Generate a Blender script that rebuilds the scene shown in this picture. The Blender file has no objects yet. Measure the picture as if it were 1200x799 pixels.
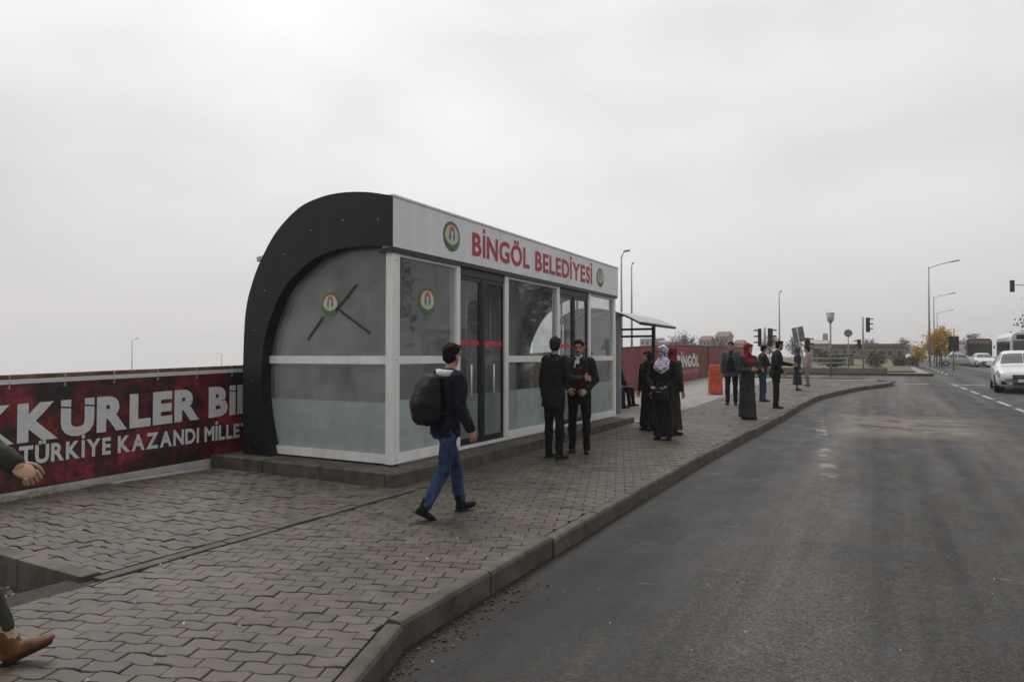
import bpy, bmesh, math, random
import numpy as np
from mathutils import Vector, Matrix, noise as mnoise
R = math.radians
random.seed(7); rng = np.random.default_rng(7)
S = bpy.context.scene
COL = S.collection

# ------------------------------------------------------------------ camera, sky, sun, exposure
cd = bpy.data.cameras.new('camera'); cam = bpy.data.objects.new('camera', cd); COL.objects.link(cam)
cd.sensor_width = 36; cd.lens = 24.0; cd.clip_start = .05; cd.clip_end = 6000
cam.location = (0, 0, 1.47)
cam.rotation_euler = (R(90 + 1.253), 0, R(28.805))
S.camera = cam

SUN_EL, SUN_AZ = R(60), R(300)      # azimuth clockwise from +Y
W = bpy.data.worlds.new('World'); S.world = W; W.use_nodes = True
nt = W.node_tree; nt.nodes.clear()
def N(t, **k):
    n = nt.nodes.new(t)
    for a, v in k.items(): setattr(n, a, v)
    return n
out = N('ShaderNodeOutputWorld')
sky = N('ShaderNodeTexSky', sky_type='NISHITA', sun_disc=False, sun_elevation=SUN_EL, sun_rotation=SUN_AZ, air_density=1.5, dust_density=4.0)
b1 = N('ShaderNodeBackground'); b1.inputs[1].default_value = .08
nt.links.new(sky.outputs[0], b1.inputs[0])
tc = N('ShaderNodeTexCoord')
mp = N('ShaderNodeMapping'); mp.inputs['Scale'].default_value = (1, 1, 2.2); mp.inputs['Location'].default_value = (.4, .1, .3)
nz = N('ShaderNodeTexNoise'); nz.inputs['Scale'].default_value = 1.5; nz.inputs['Detail'].default_value = 5; nz.inputs['Roughness'].default_value = .45
nt.links.new(tc.outputs['Generated'], mp.inputs[0]); nt.links.new(mp.outputs[0], nz.inputs['Vector'])
rp = N('ShaderNodeValToRGB')
rp.color_ramp.elements[0].position = .36; rp.color_ramp.elements[0].color = (.56, .56, .565, 1)
rp.color_ramp.elements[1].position = .66; rp.color_ramp.elements[1].color = (.82, .82, .83, 1)
nt.links.new(nz.outputs['Fac'], rp.inputs[0])
# brighter cloud towards the hidden sun
sd = N('ShaderNodeVectorMath', operation='DOT_PRODUCT')
sd.inputs[1].default_value = (math.sin(SUN_AZ)*math.cos(SUN_EL), math.cos(SUN_AZ)*math.cos(SUN_EL), math.sin(SUN_EL))
nt.links.new(tc.outputs['Generated'], sd.inputs[0])
mr = N('ShaderNodeMapRange'); mr.inputs[1].default_value = .1; mr.inputs[2].default_value = 1; mr.inputs[3].default_value = .76; mr.inputs[4].default_value = 1.22
nt.links.new(sd.outputs['Value'], mr.inputs[0])
vm = N('ShaderNodeVectorMath', operation='SCALE'); nt.links.new(mr.outputs[0], vm.inputs['Scale'])
# murky, slightly warm air at the horizon
sx = N('ShaderNodeSeparateXYZ'); nt.links.new(tc.outputs['Generated'], sx.inputs[0])
mh = N('ShaderNodeMapRange'); mh.inputs[1].default_value = .0; mh.inputs[2].default_value = .3; mh.inputs[3].default_value = .85; mh.inputs[4].default_value = 0
nt.links.new(sx.outputs['Z'], mh.inputs[0])
mx = N('ShaderNodeMixRGB'); mx.inputs[2].default_value = (.615, .59, .59, 1)
nt.links.new(mh.outputs[0], mx.inputs[0]); nt.links.new(rp.outputs[0], mx.inputs[1]); nt.links.new(mx.outputs[0], vm.inputs[0])
b2 = N('ShaderNodeBackground'); b2.inputs[1].default_value = 1.0
nt.links.new(vm.outputs[0], b2.inputs[0])
ms = N('ShaderNodeMixShader'); ms.inputs[0].default_value = .95
nt.links.new(b1.outputs[0], ms.inputs[1]); nt.links.new(b2.outputs[0], ms.inputs[2]); nt.links.new(ms.outputs[0], out.inputs[0])

sl = bpy.data.lights.new('sun', 'SUN'); sl.energy = 1.4; sl.angle = R(32); sl.color = (1, .97, .93)
so = bpy.data.objects.new('sun', sl); COL.objects.link(so)
so.rotation_euler = (R(90) - SUN_EL, 0, -SUN_AZ + math.pi)
so.location = (-20, 20, 40)
S.view_settings.view_transform = 'Standard'; S.view_settings.look = 'None'
S.view_settings.exposure = 0.24; S.view_settings.gamma = 1.0; S.view_settings.use_curve_mapping = False
S.cycles.max_bounces = 8; S.cycles.transparent_max_bounces = 24; S.cycles.volume_bounces = 0

# ------------------------------------------------------------------ materials
MATS = {}
def mat(name, col, rough=.7, var=.12, scale=6., bump=0., bscale=60., metal=0., spec=.5, col2=None, detail=4, coat=0., rvar=0.):
    """Principled with two octaves of colour wear and fine relief in object space."""
    if name in MATS: return MATS[name]
    m = bpy.data.materials.new(name); m.use_nodes = True; t = m.node_tree; n = t.nodes; L = t.links
    p = n['Principled BSDF']
    p.inputs['Roughness'].default_value = rough; p.inputs['Metallic'].default_value = metal
    p.inputs['Specular IOR Level'].default_value = spec; p.inputs['Coat Weight'].default_value = coat
    tc = n.new('ShaderNodeTexCoord')
    c = np.array(col); c2 = np.array(col2) if col2 is not None else c*(1 - 2*var)
    a = n.new('ShaderNodeTexNoise'); a.inputs['Scale'].default_value = scale; a.inputs['Detail'].default_value = detail; a.inputs['Roughness'].default_value = .65
    L.new(tc.outputs['Object'], a.inputs['Vector'])
    r = n.new('ShaderNodeValToRGB'); r.color_ramp.elements[0].position = .32; r.color_ramp.elements[1].position = .68
    hi = np.minimum(c*(1 + var*.6), .95) if col2 is None else c
    r.color_ramp.elements[0].color = (*c2, 1); r.color_ramp.elements[1].color = (*hi, 1)
    L.new(a.outputs['Fac'], r.inputs[0]); L.new(r.outputs[0], p.inputs['Base Color'])
    if rvar:
        mr = n.new('ShaderNodeMapRange'); mr.inputs[3].default_value = rough - rvar; mr.inputs[4].default_value = min(1, rough + rvar)
        mr.inputs[1].default_value = .3; mr.inputs[2].default_value = .7
        L.new(a.outputs['Fac'], mr.inputs[0]); L.new(mr.outputs[0], p.inputs['Roughness'])
    if bump:
        b = n.new('ShaderNodeTexNoise'); b.inputs['Scale'].default_value = bscale; b.inputs['Detail'].default_value = 3
        L.new(tc.outputs['Object'], b.inputs['Vector'])
        bp = n.new('ShaderNodeBump'); bp.inputs['Strength'].default_value = bump; bp.inputs['Distance'].default_value = .01
        L.new(b.outputs['Fac'], bp.inputs['Height']); L.new(bp.outputs[0], p.inputs['Normal'])
    MATS[name] = m
    return m

def weather(m, scale, lo, hi=1.06, a=.36, b=.64):
    """Damp stains, rain streaks or ingrained dirt over a material's own colour (object space)."""
    t = m.node_tree; n = t.nodes; L = t.links; p = n['Principled BSDF']; src = p.inputs['Base Color'].links[0].from_socket
    tc = n.new('ShaderNodeTexCoord'); mp = n.new('ShaderNodeMapping'); mp.inputs['Scale'].default_value = scale; L.new(tc.outputs['Object'], mp.inputs[0])
    z = n.new('ShaderNodeTexNoise'); z.inputs['Scale'].default_value = 1; z.inputs['Detail'].default_value = 7; z.inputs['Roughness'].default_value = .68; L.new(mp.outputs[0], z.inputs['Vector'])
    r = n.new('ShaderNodeValToRGB'); r.color_ramp.elements[0].position = a; r.color_ramp.elements[1].position = b
    r.color_ramp.elements[0].color = (lo, lo*.99, lo*.96, 1); r.color_ramp.elements[1].color = (hi, hi, hi, 1); L.new(z.outputs['Fac'], r.inputs[0])
    x = n.new('ShaderNodeMixRGB'); x.blend_type = 'MULTIPLY'; x.inputs[0].default_value = 1; L.new(src, x.inputs[1]); L.new(r.outputs[0], x.inputs[2]); L.new(x.outputs[0], p.inputs['Base Color'])
    return m
def glass(name, tint, refl=1.5, haze_=0.):
    if name in MATS: return MATS[name]
    m = bpy.data.materials.new(name); m.use_nodes = True; t = m.node_tree; n = t.nodes; L = t.links
    for x in list(n):
        if x.type != 'OUTPUT_MATERIAL': n.remove(x)
    o = [x for x in n if x.type == 'OUTPUT_MATERIAL'][0]
    tr = n.new('ShaderNodeBsdfTransparent'); tr.inputs[0].default_value = (*tint, 1)
    gl = n.new('ShaderNodeBsdfGlossy'); gl.inputs['Roughness'].default_value = .02; gl.inputs['Color'].default_value = (.9, .93, .93, 1)
    # gentle ripple of the float glass bends the reflections
    tc = n.new('ShaderNodeTexCoord'); nz = n.new('ShaderNodeTexNoise'); nz.inputs['Scale'].default_value = 1.6
    L.new(tc.outputs['Object'], nz.inputs['Vector'])
    bp = n.new('ShaderNodeBump'); bp.inputs['Strength'].default_value = .06; bp.inputs['Distance'].default_value = .05
    L.new(nz.outputs['Fac'], bp.inputs['Height']); L.new(bp.outputs[0], gl.inputs['Normal'])
    fr = n.new('ShaderNodeFresnel'); fr.inputs[0].default_value = refl
    mx = n.new('ShaderNodeMixShader')
    ge_ = n.new('ShaderNodeNewGeometry'); mm = n.new('ShaderNodeMath'); mm.operation = 'MULTIPLY_ADD'; mm.inputs[1].default_value = -1; mm.inputs[2].default_value = 1
    L.new(ge_.outputs['Backfacing'], mm.inputs[0]); fm = n.new('ShaderNodeMath'); fm.operation = 'MULTIPLY'; L.new(fr.outputs[0], fm.inputs[0]); L.new(mm.outputs[0], fm.inputs[1])
    L.new(fm.outputs[0], mx.inputs[0]); L.new(tr.outputs[0], mx.inputs[1]); L.new(gl.outputs[0], mx.inputs[2])
    last = mx
    if haze_:                                                # pale veil on the pane, partly dust, painted in to brighten the glass
        df = n.new('ShaderNodeBsdfDiffuse'); df.inputs[0].default_value = (.5, .5, .49, 1)
        n2 = n.new('ShaderNodeTexNoise'); n2.inputs['Scale'].default_value = 3; n2.inputs['Detail'].default_value = 6
        L.new(tc.outputs['Object'], n2.inputs['Vector'])
        mr = n.new('ShaderNodeMapRange'); mr.inputs[1].default_value = .3; mr.inputs[2].default_value = .7; mr.inputs[3].default_value = haze_*.4; mr.inputs[4].default_value = haze_*1.5
        L.new(n2.outputs['Fac'], mr.inputs[0])
        m2 = n.new('ShaderNodeMixShader'); L.new(mr.outputs[0], m2.inputs[0]); L.new(mx.outputs[0], m2.inputs[1]); L.new(df.outputs[0], m2.inputs[2]); last = m2
    L.new(last.outputs[0], o.inputs[0])
    MATS[name] = m
    return m

# ------------------------------------------------------------------ mesh helpers
def tag(o, label=None, cat=None, group=None, kind=None):
    if label: o['label'] = label
    if cat: o['category'] = cat
    if group: o['group'] = group
    if kind: o['kind'] = kind
    return o
def empty(name, loc=(0, 0, 0), rz=0., scale=1.):
    o = bpy.data.objects.new(name, None); COL.objects.link(o)
    o.location = loc; o.rotation_euler = (0, 0, rz); o.scale = (scale,)*3; o.empty_display_size = .2
    return o
def link(name, me, m=None, parent=None, smooth=False, bevel=0.):
    if m is not None and not me.materials: me.materials.append(m)
    if smooth: me.shade_smooth()
    o = bpy.data.objects.new(name, me); COL.objects.link(o); o.parent = parent
    if bevel:
        b = o.modifiers.new('bevel', 'BEVEL'); b.width = bevel; b.segments = 2; b.limit_method = 'ANGLE'; b.angle_limit = R(40)
    return o
class MB:
    def __init__(s): s.v = []; s.f = []
    def add(s, v, f):
        k = len(s.v); s.v += [tuple(map(float, p)) for p in v]; s.f += [tuple(i + k for i in q) for q in f]; return s
    def box(s, x0, x1, y0, y1, z0, z1):
        return s.add([(x, y, z) for z in (z0, z1) for x, y in ((x0, y0), (x1, y0), (x1, y1), (x0, y1))],
                     [(3, 2, 1, 0), (4, 5, 6, 7), (0, 1, 5, 4), (1, 2, 6, 5), (2, 3, 7, 6), (3, 0, 4, 7)])
    def obox(s, c, ax, ay, az):                                # oriented box: centre, half vectors
        c, ax, ay, az = map(np.array, (c, ax, ay, az))
        return s.add([c + i*ax + j*ay + k*az for k in (-1, 1) for i, j in ((-1, -1), (1, -1), (1, 1), (-1, 1))],
                     [(3, 2, 1, 0), (4, 5, 6, 7), (0, 1, 5, 4), (1, 2, 6, 5), (2, 3, 7, 6), (3, 0, 4, 7)])
    def tube(s, pts, rad, n=10, caps=True):
        pts = [np.array(p, float) for p in pts]; rad = rad if hasattr(rad, '__len__') else [rad]*len(pts)
        rings = []
        for i, p in enumerate(pts):
            d = pts[min(i+1, len(pts)-1)] - pts[max(i-1, 0)]; d /= np.linalg.norm(d) + 1e-9
            u = np.cross(d, (0, 0, 1) if abs(d[2]) < .9 else (0, 1, 0)); u /= np.linalg.norm(u); w = np.cross(d, u)
            rings.append([p + rad[i]*(math.cos(a)*u + math.sin(a)*w) for a in np.arange(n)*2*math.pi/n])
        k = len(pts); v = [q for r in rings for q in r]
        f = [(i*n+j, i*n+(j+1) % n, (i+1)*n+(j+1) % n, (i+1)*n+j) for i in range(k-1) for j in range(n)]
        if caps: f += [tuple(range(n))[::-1], tuple((k-1)*n + j for j in range(n))]
        return s.add(v, f)
    def prism(s, poly, y0, y1, axis='y'):                      # polygon extruded along an axis
        n = len(poly)
        mk = {'y': lambda a, b, t: (a, t, b), 'x': lambda a, b, t: (t, a, b), 'z': lambda a, b, t: (a, b, t)}[axis]
        return s.add([mk(a, b, y0) for a, b in poly] + [mk(a, b, y1) for a, b in poly],
                     [tuple(range(n)), tuple(range(2*n-1, n-1, -1))] + [(i, n+i, n+(i+1) % n, (i+1) % n) for i in range(n)])
    def me(s, name='m'):
        m = bpy.data.meshes.new(name); m.from_pydata(s.v, [], s.f)
        b = bmesh.new(); b.from_mesh(m); bmesh.ops.recalc_face_normals(b, faces=b.faces); b.to_mesh(m); b.free(); m.update(); return m
    def o(s, name, m, parent=None, smooth=False, bevel=0.): return link(name, s.me(name), m, parent, smooth, bevel)
def box(name, m, parent, x0, x1, y0, y1, z0, z1, bevel=0.): return MB().box(x0, x1, y0, y1, z0, z1).o(name, m, parent, False, bevel)
def tube(name, m, parent, pts, rad, n=10): return MB().tube(pts, rad, n).o(name, m, parent, True)
def ctrl(xs, ys):                                              # smooth interpolation of a control table
    xs = np.array(xs, float); ys = np.array(ys, float)
    def f(x):
        x = float(np.clip(x, xs[0], xs[-1])); i = int(np.clip(np.searchsorted(xs, x) - 1, 0, len(xs)-2))
        t = (x-xs[i])/(xs[i+1]-xs[i]); m = np.gradient(ys, xs); h = xs[i+1]-xs[i]
        return (2*t**3-3*t*t+1)*ys[i] + (t**3-2*t*t+t)*h*m[i] + (-2*t**3+3*t*t)*ys[i+1] + (t**3-t*t)*h*m[i+1]
    return f
def catmull(P, k=6):
    P = [np.array(p, float) for p in P]; o = []
    for i in range(len(P)-1):
        a, b, c, d = P[max(i-1, 0)], P[i], P[i+1], P[min(i+2, len(P)-1)]
        for t in np.arange(k)/k: o.append(.5*(2*b + (c-a)*t + (2*a-5*b+4*c-d)*t*t + (3*b-a-3*c+d)*t**3))
    return o + [P[-1]]

# ground rises gently away from the camera
def G(y):
    t = min(1, max(0, (y - 8)/34.)); return .43*t*t*(3 - 2*t)

# ------------------------------------------------------------------ lettering
_gl = {}
def glyph(ch, w):
    """Mesh of one character of the built-in typeface, thickened by w; also its width."""
    if (ch, w) in _gl: return _gl[ch, w]
    if ch in 'Iİ':                                             # plain upright strokes
        q = .085 + 2*w; b = MB()
        def bar(z0, z1): b.add([(0, z0, 0), (q, z0, 0), (q, z1, 0), (0, z1, 0)], [(0, 1, 2, 3)])
        bar(-w, .682 + w)
        if ch == 'İ': bar(.76 + w*.5, .76 + w*.5 + q)
        _gl[ch, w] = (np.array(b.v), b.f, q); return _gl[ch, w]
    c = bpy.data.curves.new('t', 'FONT'); c.body = ch; c.offset = w; c.resolution_u = 4
    o = bpy.data.objects.new('t', c); COL.objects.link(o)
    bpy.context.view_layer.update()
    m = bpy.data.meshes.new_from_object(o.evaluated_get(bpy.context.evaluated_depsgraph_get()))
    v = np.array([x.co[:] for x in m.vertices]); f = [tuple(p.vertices) for p in m.polygons]
    bpy.data.objects.remove(o); bpy.data.curves.remove(c); bpy.data.meshes.remove(m)
    x0 = v[:, 0].min(); v[:, 0] -= x0
    _gl[ch, w] = (v, f, v[:, 0].max()); return _gl[ch, w]
def letters(text, w, gap, space, place, m, parent, name='letter', cap=None):
    """place(x, z) -> world point for flat letter coordinates; each character its own mesh."""
    x = 0.; res = []
    for ch in text:
        if ch == ' ': x += space; continue
        v, f, wd = glyph(ch, w)
        me = bpy.data.meshes.new(name); me.from_pydata([place(x + p[0], p[1]) for p in v], [], f); me.update()
        res.append(link(name, me, m, parent)); x += wd + gap
    return res
def layout(text, w, gap, space):
    x = 0.; xs = []
    for ch in text:
        xs.append(x)
        x += space if ch == ' ' else glyph(ch, w)[2] + gap
    return xs, x - gap

# ------------------------------------------------------------------ ground, road, pavement
def sheet(name, m, xs, ys, zf, kind='structure', parent=None):
    v = [(x, y, zf(x, y)) for y in ys for x in xs]; k = len(xs)
    f = [(j*k+i, j*k+i+1, (j+1)*k+i+1, (j+1)*k+i) for j in range(len(ys)-1) for i in range(k-1)]
    me = bpy.data.meshes.new(name); me.from_pydata(v, [], f); me.shade_smooth()
    o = link(name, me, m, parent)
    if kind: o['kind'] = kind
    return o
M_field = mat('dry_field', (.16, .14, .09), .95, .25, .08, .5, 1.2)
ys0 = [-300, -100, -30, 0] + list(range(8, 46, 2)) + [60, 75, 90, 110, 130, 160, 200, 260, 320, 400, 500, 650, 800, 1000, 1250, 1500]
xs0 = [-1500, -1200, -900, -700, -500, -400, -300, -240, -200, -160, -130, -100, -80, -60, -45, -30, -20, -14, -9.5, 0, 16, 40, 120, 400, 1500]
sheet('ground', M_field, xs0, ys0, lambda x, y: G(y) - .3 - .05*max(0, -9.5 - x - .5*max(0, y - 50)))

def asphalt():
    m = bpy.data.materials.new('asphalt'); m.use_nodes = True; t = m.node_tree; n = t.nodes; L = t.links; p = n['Principled BSDF']
    tc = n.new('ShaderNodeTexCoord')
    def noise(sc, det=4, rough=.6, vec=None, scale=None):
        x = n.new('ShaderNodeTexNoise'); x.inputs['Scale'].default_value = sc; x.inputs['Detail'].default_value = det; x.inputs['Roughness'].default_value = rough
        if scale:
            mp = n.new('ShaderNodeMapping'); mp.inputs['Scale'].default_value = scale; L.new(tc.outputs['Object'], mp.inputs[0]); L.new(mp.outputs[0], x.inputs['Vector'])
        else: L.new(tc.outputs['Object'], x.inputs['Vector'])
        return x.outputs['Fac']
    def ramp(f, a, ca, b, cb):
        r = n.new('ShaderNodeValToRGB'); r.color_ramp.elements[0].position = a; r.color_ramp.elements[1].position = b
        r.color_ramp.elements[0].color = (*ca, 1); r.color_ramp.elements[1].color = (*cb, 1); L.new(f, r.inputs[0]); return r.outputs[0]
    def mix(f, a, b, typ='MIX', k=None):
        x = n.new('ShaderNodeMixRGB'); x.blend_type = typ
        if k is not None: x.inputs[0].default_value = k
        else: L.new(f, x.inputs[0])
        L.new(a, x.inputs[1])
        if isinstance(b, tuple): x.inputs[2].default_value = (*b, 1)
        else: L.new(b, x.inputs[2])
        return x.outputs[0]
    def rng_(f, a, b, c, d):
        x = n.new('ShaderNodeMapRange'); x.inputs[1].default_value = a; x.inputs[2].default_value = b; x.inputs[3].default_value = c; x.inputs[4].default_value = d
        x.clamp = True; L.new(f, x.inputs[0]); return x.outputs[0]
    big = noise(.35, 5, .6, scale=(1, .35, 1)); track = noise(1.0, 4, .55, scale=(.85, .03, 1)); streak = noise(1.0, 6, .7, scale=(3.2, .12, 1)); grit = noise(62, 4, .75); blot = noise(2.2, 6, .7, scale=(1, .6, 1)); peb = noise(230, 2, .6)
    c = ramp(big, .3, (.029, .0262, .0236), .7, (.039, .0354, .0320))
    c = mix(None, c, ramp(track, .38, (.62, .62, .63), .62, (1.42, 1.41, 1.40)), 'MULTIPLY', .9)
    c = mix(None, c, ramp(streak, .38, (.74, .74, .74), .62, (1.30, 1.29, 1.28)), 'MULTIPLY', .9)
    c = mix(None, c, ramp(blot, .36, (.80, .80, .80), .64, (1.18, 1.17, 1.15)), 'MULTIPLY', .8)
    c = mix(None, c, ramp(grit, .38, (.42, .42, .42), .62, (1.7, 1.68, 1.65)), 'MULTIPLY', .88)
    vs = n.new('ShaderNodeTexVoronoi'); vs.inputs['Scale'].default_value = 70; L.new(tc.outputs['Object'], vs.inputs['Vector'])      # exposed aggregate
    sp = n.new('ShaderNodeSeparateXYZ'); L.new(vs.outputs['Color'], sp.inputs[0])
    c = mix(None, c, ramp(sp.outputs['X'], .15, (.55, .55, .55), .92, (1.75, 1.72, 1.68)), 'MULTIPLY', .85)
    oil = noise(.9, 5, .75); c = mix(None, c, ramp(oil, .33, (.55, .55, .56), .46, (1.03, 1.03, 1.03)), 'MULTIPLY', .8)
    c = mix(None, c, ramp(peb, .3, (.6, .6, .6), .7, (1.45, 1.45, 1.45)), 'MULTIPLY', .6)
    # patch of trodden mud across the lane
    sx = n.new('ShaderNodeSeparateXYZ'); L.new(tc.outputs['Object'], sx.inputs[0])
    def bell(sock, c0, w):
        a = n.new('ShaderNodeMath'); a.operation = 'SUBTRACT'; a.inputs[1].default_value = c0; L.new(sock, a.inputs[0])
        b = n.new('ShaderNodeMath'); b.operation = 'ABSOLUTE'; L.new(a.outputs[0], b.inputs[0])
        return rng_(b.outputs[0], w, w*.55, 0, 1)
    def mul(a, b):
        x = n.new('ShaderNodeMath'); x.operation = 'MULTIPLY'; L.new(a, x.inputs[0]); L.new(b, x.inputs[1]); return x.outputs[0]
    mud = mul(mul(bell(sx.outputs['X'], .25, 1.9), bell(sx.outputs['Y'], 17.3, 2.6)), rng_(noise(1.4, 6, .7), .38, .55, 0, .9))
    c = mix(mud, c, (.15, .122, .094))
    # dark sealed strip and dirt along the gutter
    edge = mul(bell(sx.outputs['X'], -2.05, 1.25), rng_(noise(1.1, 6, .7, scale=(1.2, .35, 1)), .30, .60, .40, .90))
    c = mix(edge, c, (.013, .012, .011))
    # pale scuffs and spilled mortar
    sc = rng_(noise(5, 3, .55, scale=(.6, 1.6, 1)), .70, .74, 0, .4)
    c = mix(sc, c, (.15, .145, .14))
    # what is left of an old broken line
    ln = n.new('ShaderNodeMath'); ln.operation = 'MULTIPLY_ADD'; ln.inputs[1].default_value = .096; ln.inputs[2].default_value = -.27; L.new(sx.outputs['Y'], ln.inputs[0])
    ls = n.new('ShaderNodeMath'); ls.operation = 'ADD'; L.new(sx.outputs['X'], ls.inputs[0]); L.new(ln.outputs[0], ls.inputs[1])
    old = mul(mul(bell(ls.outputs[0], 0, .13), bell(sx.outputs['Y'], 13.5, 6)), rng_(noise(2.4, 5, .7), .50, .60, 0, .55))
    c = mix(old, c, (.30, .295, .285))
    # tar-filled cracks
    vo = n.new('ShaderNodeTexVoronoi'); vo.feature = 'DISTANCE_TO_EDGE'; vo.inputs['Scale'].default_value = .22
    wv = n.new('ShaderNodeVectorMath'); wv.operation = 'MULTIPLY_ADD'; wv.inputs[1].default_value = (.9, .9, .9)
    wn = n.new('ShaderNodeTexNoise'); wn.inputs['Scale'].default_value = 1.2; wn.inputs['Detail'].default_value = 5; L.new(tc.outputs['Object'], wn.inputs['Vector'])
    L.new(wn.outputs['Color'], wv.inputs[0]); L.new(tc.outputs['Object'], wv.inputs[2]); L.new(wv.outputs[0], vo.inputs['Vector'])
    c = mix(rng_(vo.outputs['Distance'], .004, .0015, 0, .6), c, (.03, .03, .03))
    L.new(c, p.inputs['Base Color'])
    L.new(mul(rng_(track, .35, .65, 1.0, .72), rng_(blot, .35, .65, .58, .85)), p.inputs['Roughness'])
    p.inputs['Specular IOR Level'].default_value = .35
    b = n.new('ShaderNodeBump'); b.inputs['Strength'].default_value = .7; b.inputs['Distance'].default_value = .008; L.new(grit, b.inputs['Height']); L.new(b.outputs[0], p.inputs['Normal'])
    return m
M_asph = asphalt()
sheet('road', M_asph, [-12, -6, -4.5, -4.3, -2, 2, 6, 10, 16], [-12, 0, 4] + list(np.arange(8, 44, 1.5)) + [50, 70, 100, 150, 220], lambda x, y: G(y) - (.5 if x < -4.4 and y < 33 else .14))

M_conc = mat('concrete', (.27, .255, .235), .85, .16, 3, .35, 90)
M_kerb = mat('kerb_concrete', (.104, .088, .070), .8, .25, 5, .4, 70)
M_pav = [mat('paver_%s' % n, c, .54, .24, 5, .4, 110, rvar=.14) for n, c in
         (('grey', (.099, .081, .061)), ('brown', (.106, .083, .060)), ('dark', (.088, .073, .056)), ('pale', (.113, .093, .071)))]
for m_ in M_pav: weather(m_, (1.1, 1.1, 1.1), .70, 1.22)
weather(M_kerb, (1.6, 1.6, 1.6), .72, 1.2)
M_joint = mat('joint_sand', (.045, .038, .030), .95, .3, 30, .4, 200)

KL = [(-1.35, .2), (-2.33, 3.0), (-2.38, 6.), (-2.40, 10.5), (-2.30, 14), (-2.2, 17), (-2.12, 20), (-1.92, 23.8), (-1.45, 26.6), (-.87, 29.3), (-.15, 31.4), (.2, 33.2), (.05, 34.4), (-.6, 35.2), (-2.2, 35.9), (-8.2, 36.6)]
def kerb_x(y):                                                 # outer edge of the pavement for a given y
    for (a, b), (c, d) in zip(KL[:12], KL[1:12]):
        if b <= y <= d: return a + (c-a)*(y-b)/(d-b)
    return KL[0][0] if y < .2 else .2
# pavement bed (dark joint sand under the pavers) and plain slab in the distance
XB = -4.58
ysb = [.2, 3.0] + list(np.arange(4, 34.5, .75))
bed_v, bed_f = [], []
for y in ysb:
    xk = kerb_x(y) - .09
    bed_v += [(XB - .22, y, G(y) - .022), (xk, y, G(y) - .022), (xk, y, G(y) - .2)]
for i in range(len(ysb)-1):
    for j in range(2): bed_f.append((3*i+j, 3*i+j+1, 3*i+j+4, 3*i+j+3))
pav = empty('pavement'); pav['kind'] = 'structure'
me = bpy.data.meshes.new('joint_bed'); me.from_pydata(bed_v, [], bed_f); link('joint_bed', me, M_joint, pav)
sheet('forecourt_bed', M_joint, [-7.95, -6, XB], [2.72, 4, 6.1], lambda x, y: -.022, None, pav)
sheet('concrete_apron', M_conc, [-9.4, -7, XB - .004], [14.2] + list(np.arange(15, 36.5, 1.2)), lambda x, y: G(y) + .004, None, pav)
sheet('corner_slab', M_conc, [-4.5, -2, -.4], [34.2, 35.0], lambda x, y: G(y) + .002, None, pav)
sheet('forecourt_edge', M_conc, [-7.95, -4.9], [5.9, 6.3], lambda x, y: -.012, None, pav)

# wavy interlocking pavers: rows run across the pavement, courses half a stone apart
PL, PW, AMP, JT = .206, .105, .0092, .0062
def wav(x):                                                    # long joints step up and down in a soft zigzag
    t = (x/PL) % 1
    for c, a, b in ((0., -1, 1), (.5, 1, -1), (1., -1, 1)):
        if abs(t - c) <= .13: u = (t - c)/.13; return AMP*(a + (b - a)*(u + 1)/2)
    return AMP if t < .5 else -AMP
def paver_poly(x0, x1, y0):
    xs = [x0 + JT/2]
    k = math.floor(x0/(PL/2)) - 1
    while k*PL/2 < x1 + PL:
        for q in (k*PL/2 - .13*PL, k*PL/2 + .13*PL):
            if x0 + JT*1.5 < q < x1 - JT*1.5: xs.append(q)
        k += 1
    xs.append(x1 - JT/2)
    lo = [(x, y0 + JT/2 + wav(x)) for x in xs]; hi = [(x + .0, y0 + PW - JT/2 + wav(x)) for x in xs[::-1]]
    return lo + hi
def paver_mesh(poly, dz, tilt):
    c = np.mean(poly, axis=0); v, f = [], []
    for s, z in ((1., -.03), (1., -.004), (None, 0.)):
        for x, y in poly:
            if s is None:
                d = np.array([x, y]) - c; L = np.linalg.norm(d); q = c + d*(1 - .0045/L); x_, y_ = q
            else: x_, y_ = x, y
            v.append((x_, y_, z + dz + G(y_) + tilt[0]*(x_-c[0]) + tilt[1]*(y_-c[1])))
    n = len(poly)
    for r in (0, 1): f += [(r*n+i, r*n+(i+1) % n, (r+1)*n+(i+1) % n, (r+1)*n+i) for i in range(n)]
    f.append(tuple(2*n+i for i in range(n)))
    return v, f
allp = []
def clip(poly, n, c):                                          # keep the side where n.p <= c
    o = []
    for p, q in zip(poly, poly[1:] + poly[:1]):
        a, b = n[0]*p[0] + n[1]*p[1] - c, n[0]*q[0] + n[1]*q[1] - c
        if a <= 0: o.append(p)
        if a*b < 0: t = a/(a-b); o.append((p[0] + (q[0]-p[0])*t, p[1] + (q[1]-p[1])*t))
    return o
def area(P): return .5*sum(a[0]*b[1] - b[0]*a[1] for a, b in zip(P, P[1:] + P[:1]))
def field(rot, org, p0, p1, q0, q1, keep, rough=1.):
    c, s_ = math.cos(rot), math.sin(rot); j = 0; q = q0
    while q < q1:
        p = p0 + (j % 2)*PL/2
        while p < p1:
            poly = [(org[0] + c*x - s_*y, org[1] + s_*x + c*y) for x, y in paver_poly(p, p + PL, q)]
            poly = keep(poly)
            if poly and len(poly) > 2 and area(poly) > .0016: allp.append((poly, np.mean(poly, axis=0), rough))
            p += PL
        q += PW; j += 1
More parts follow.
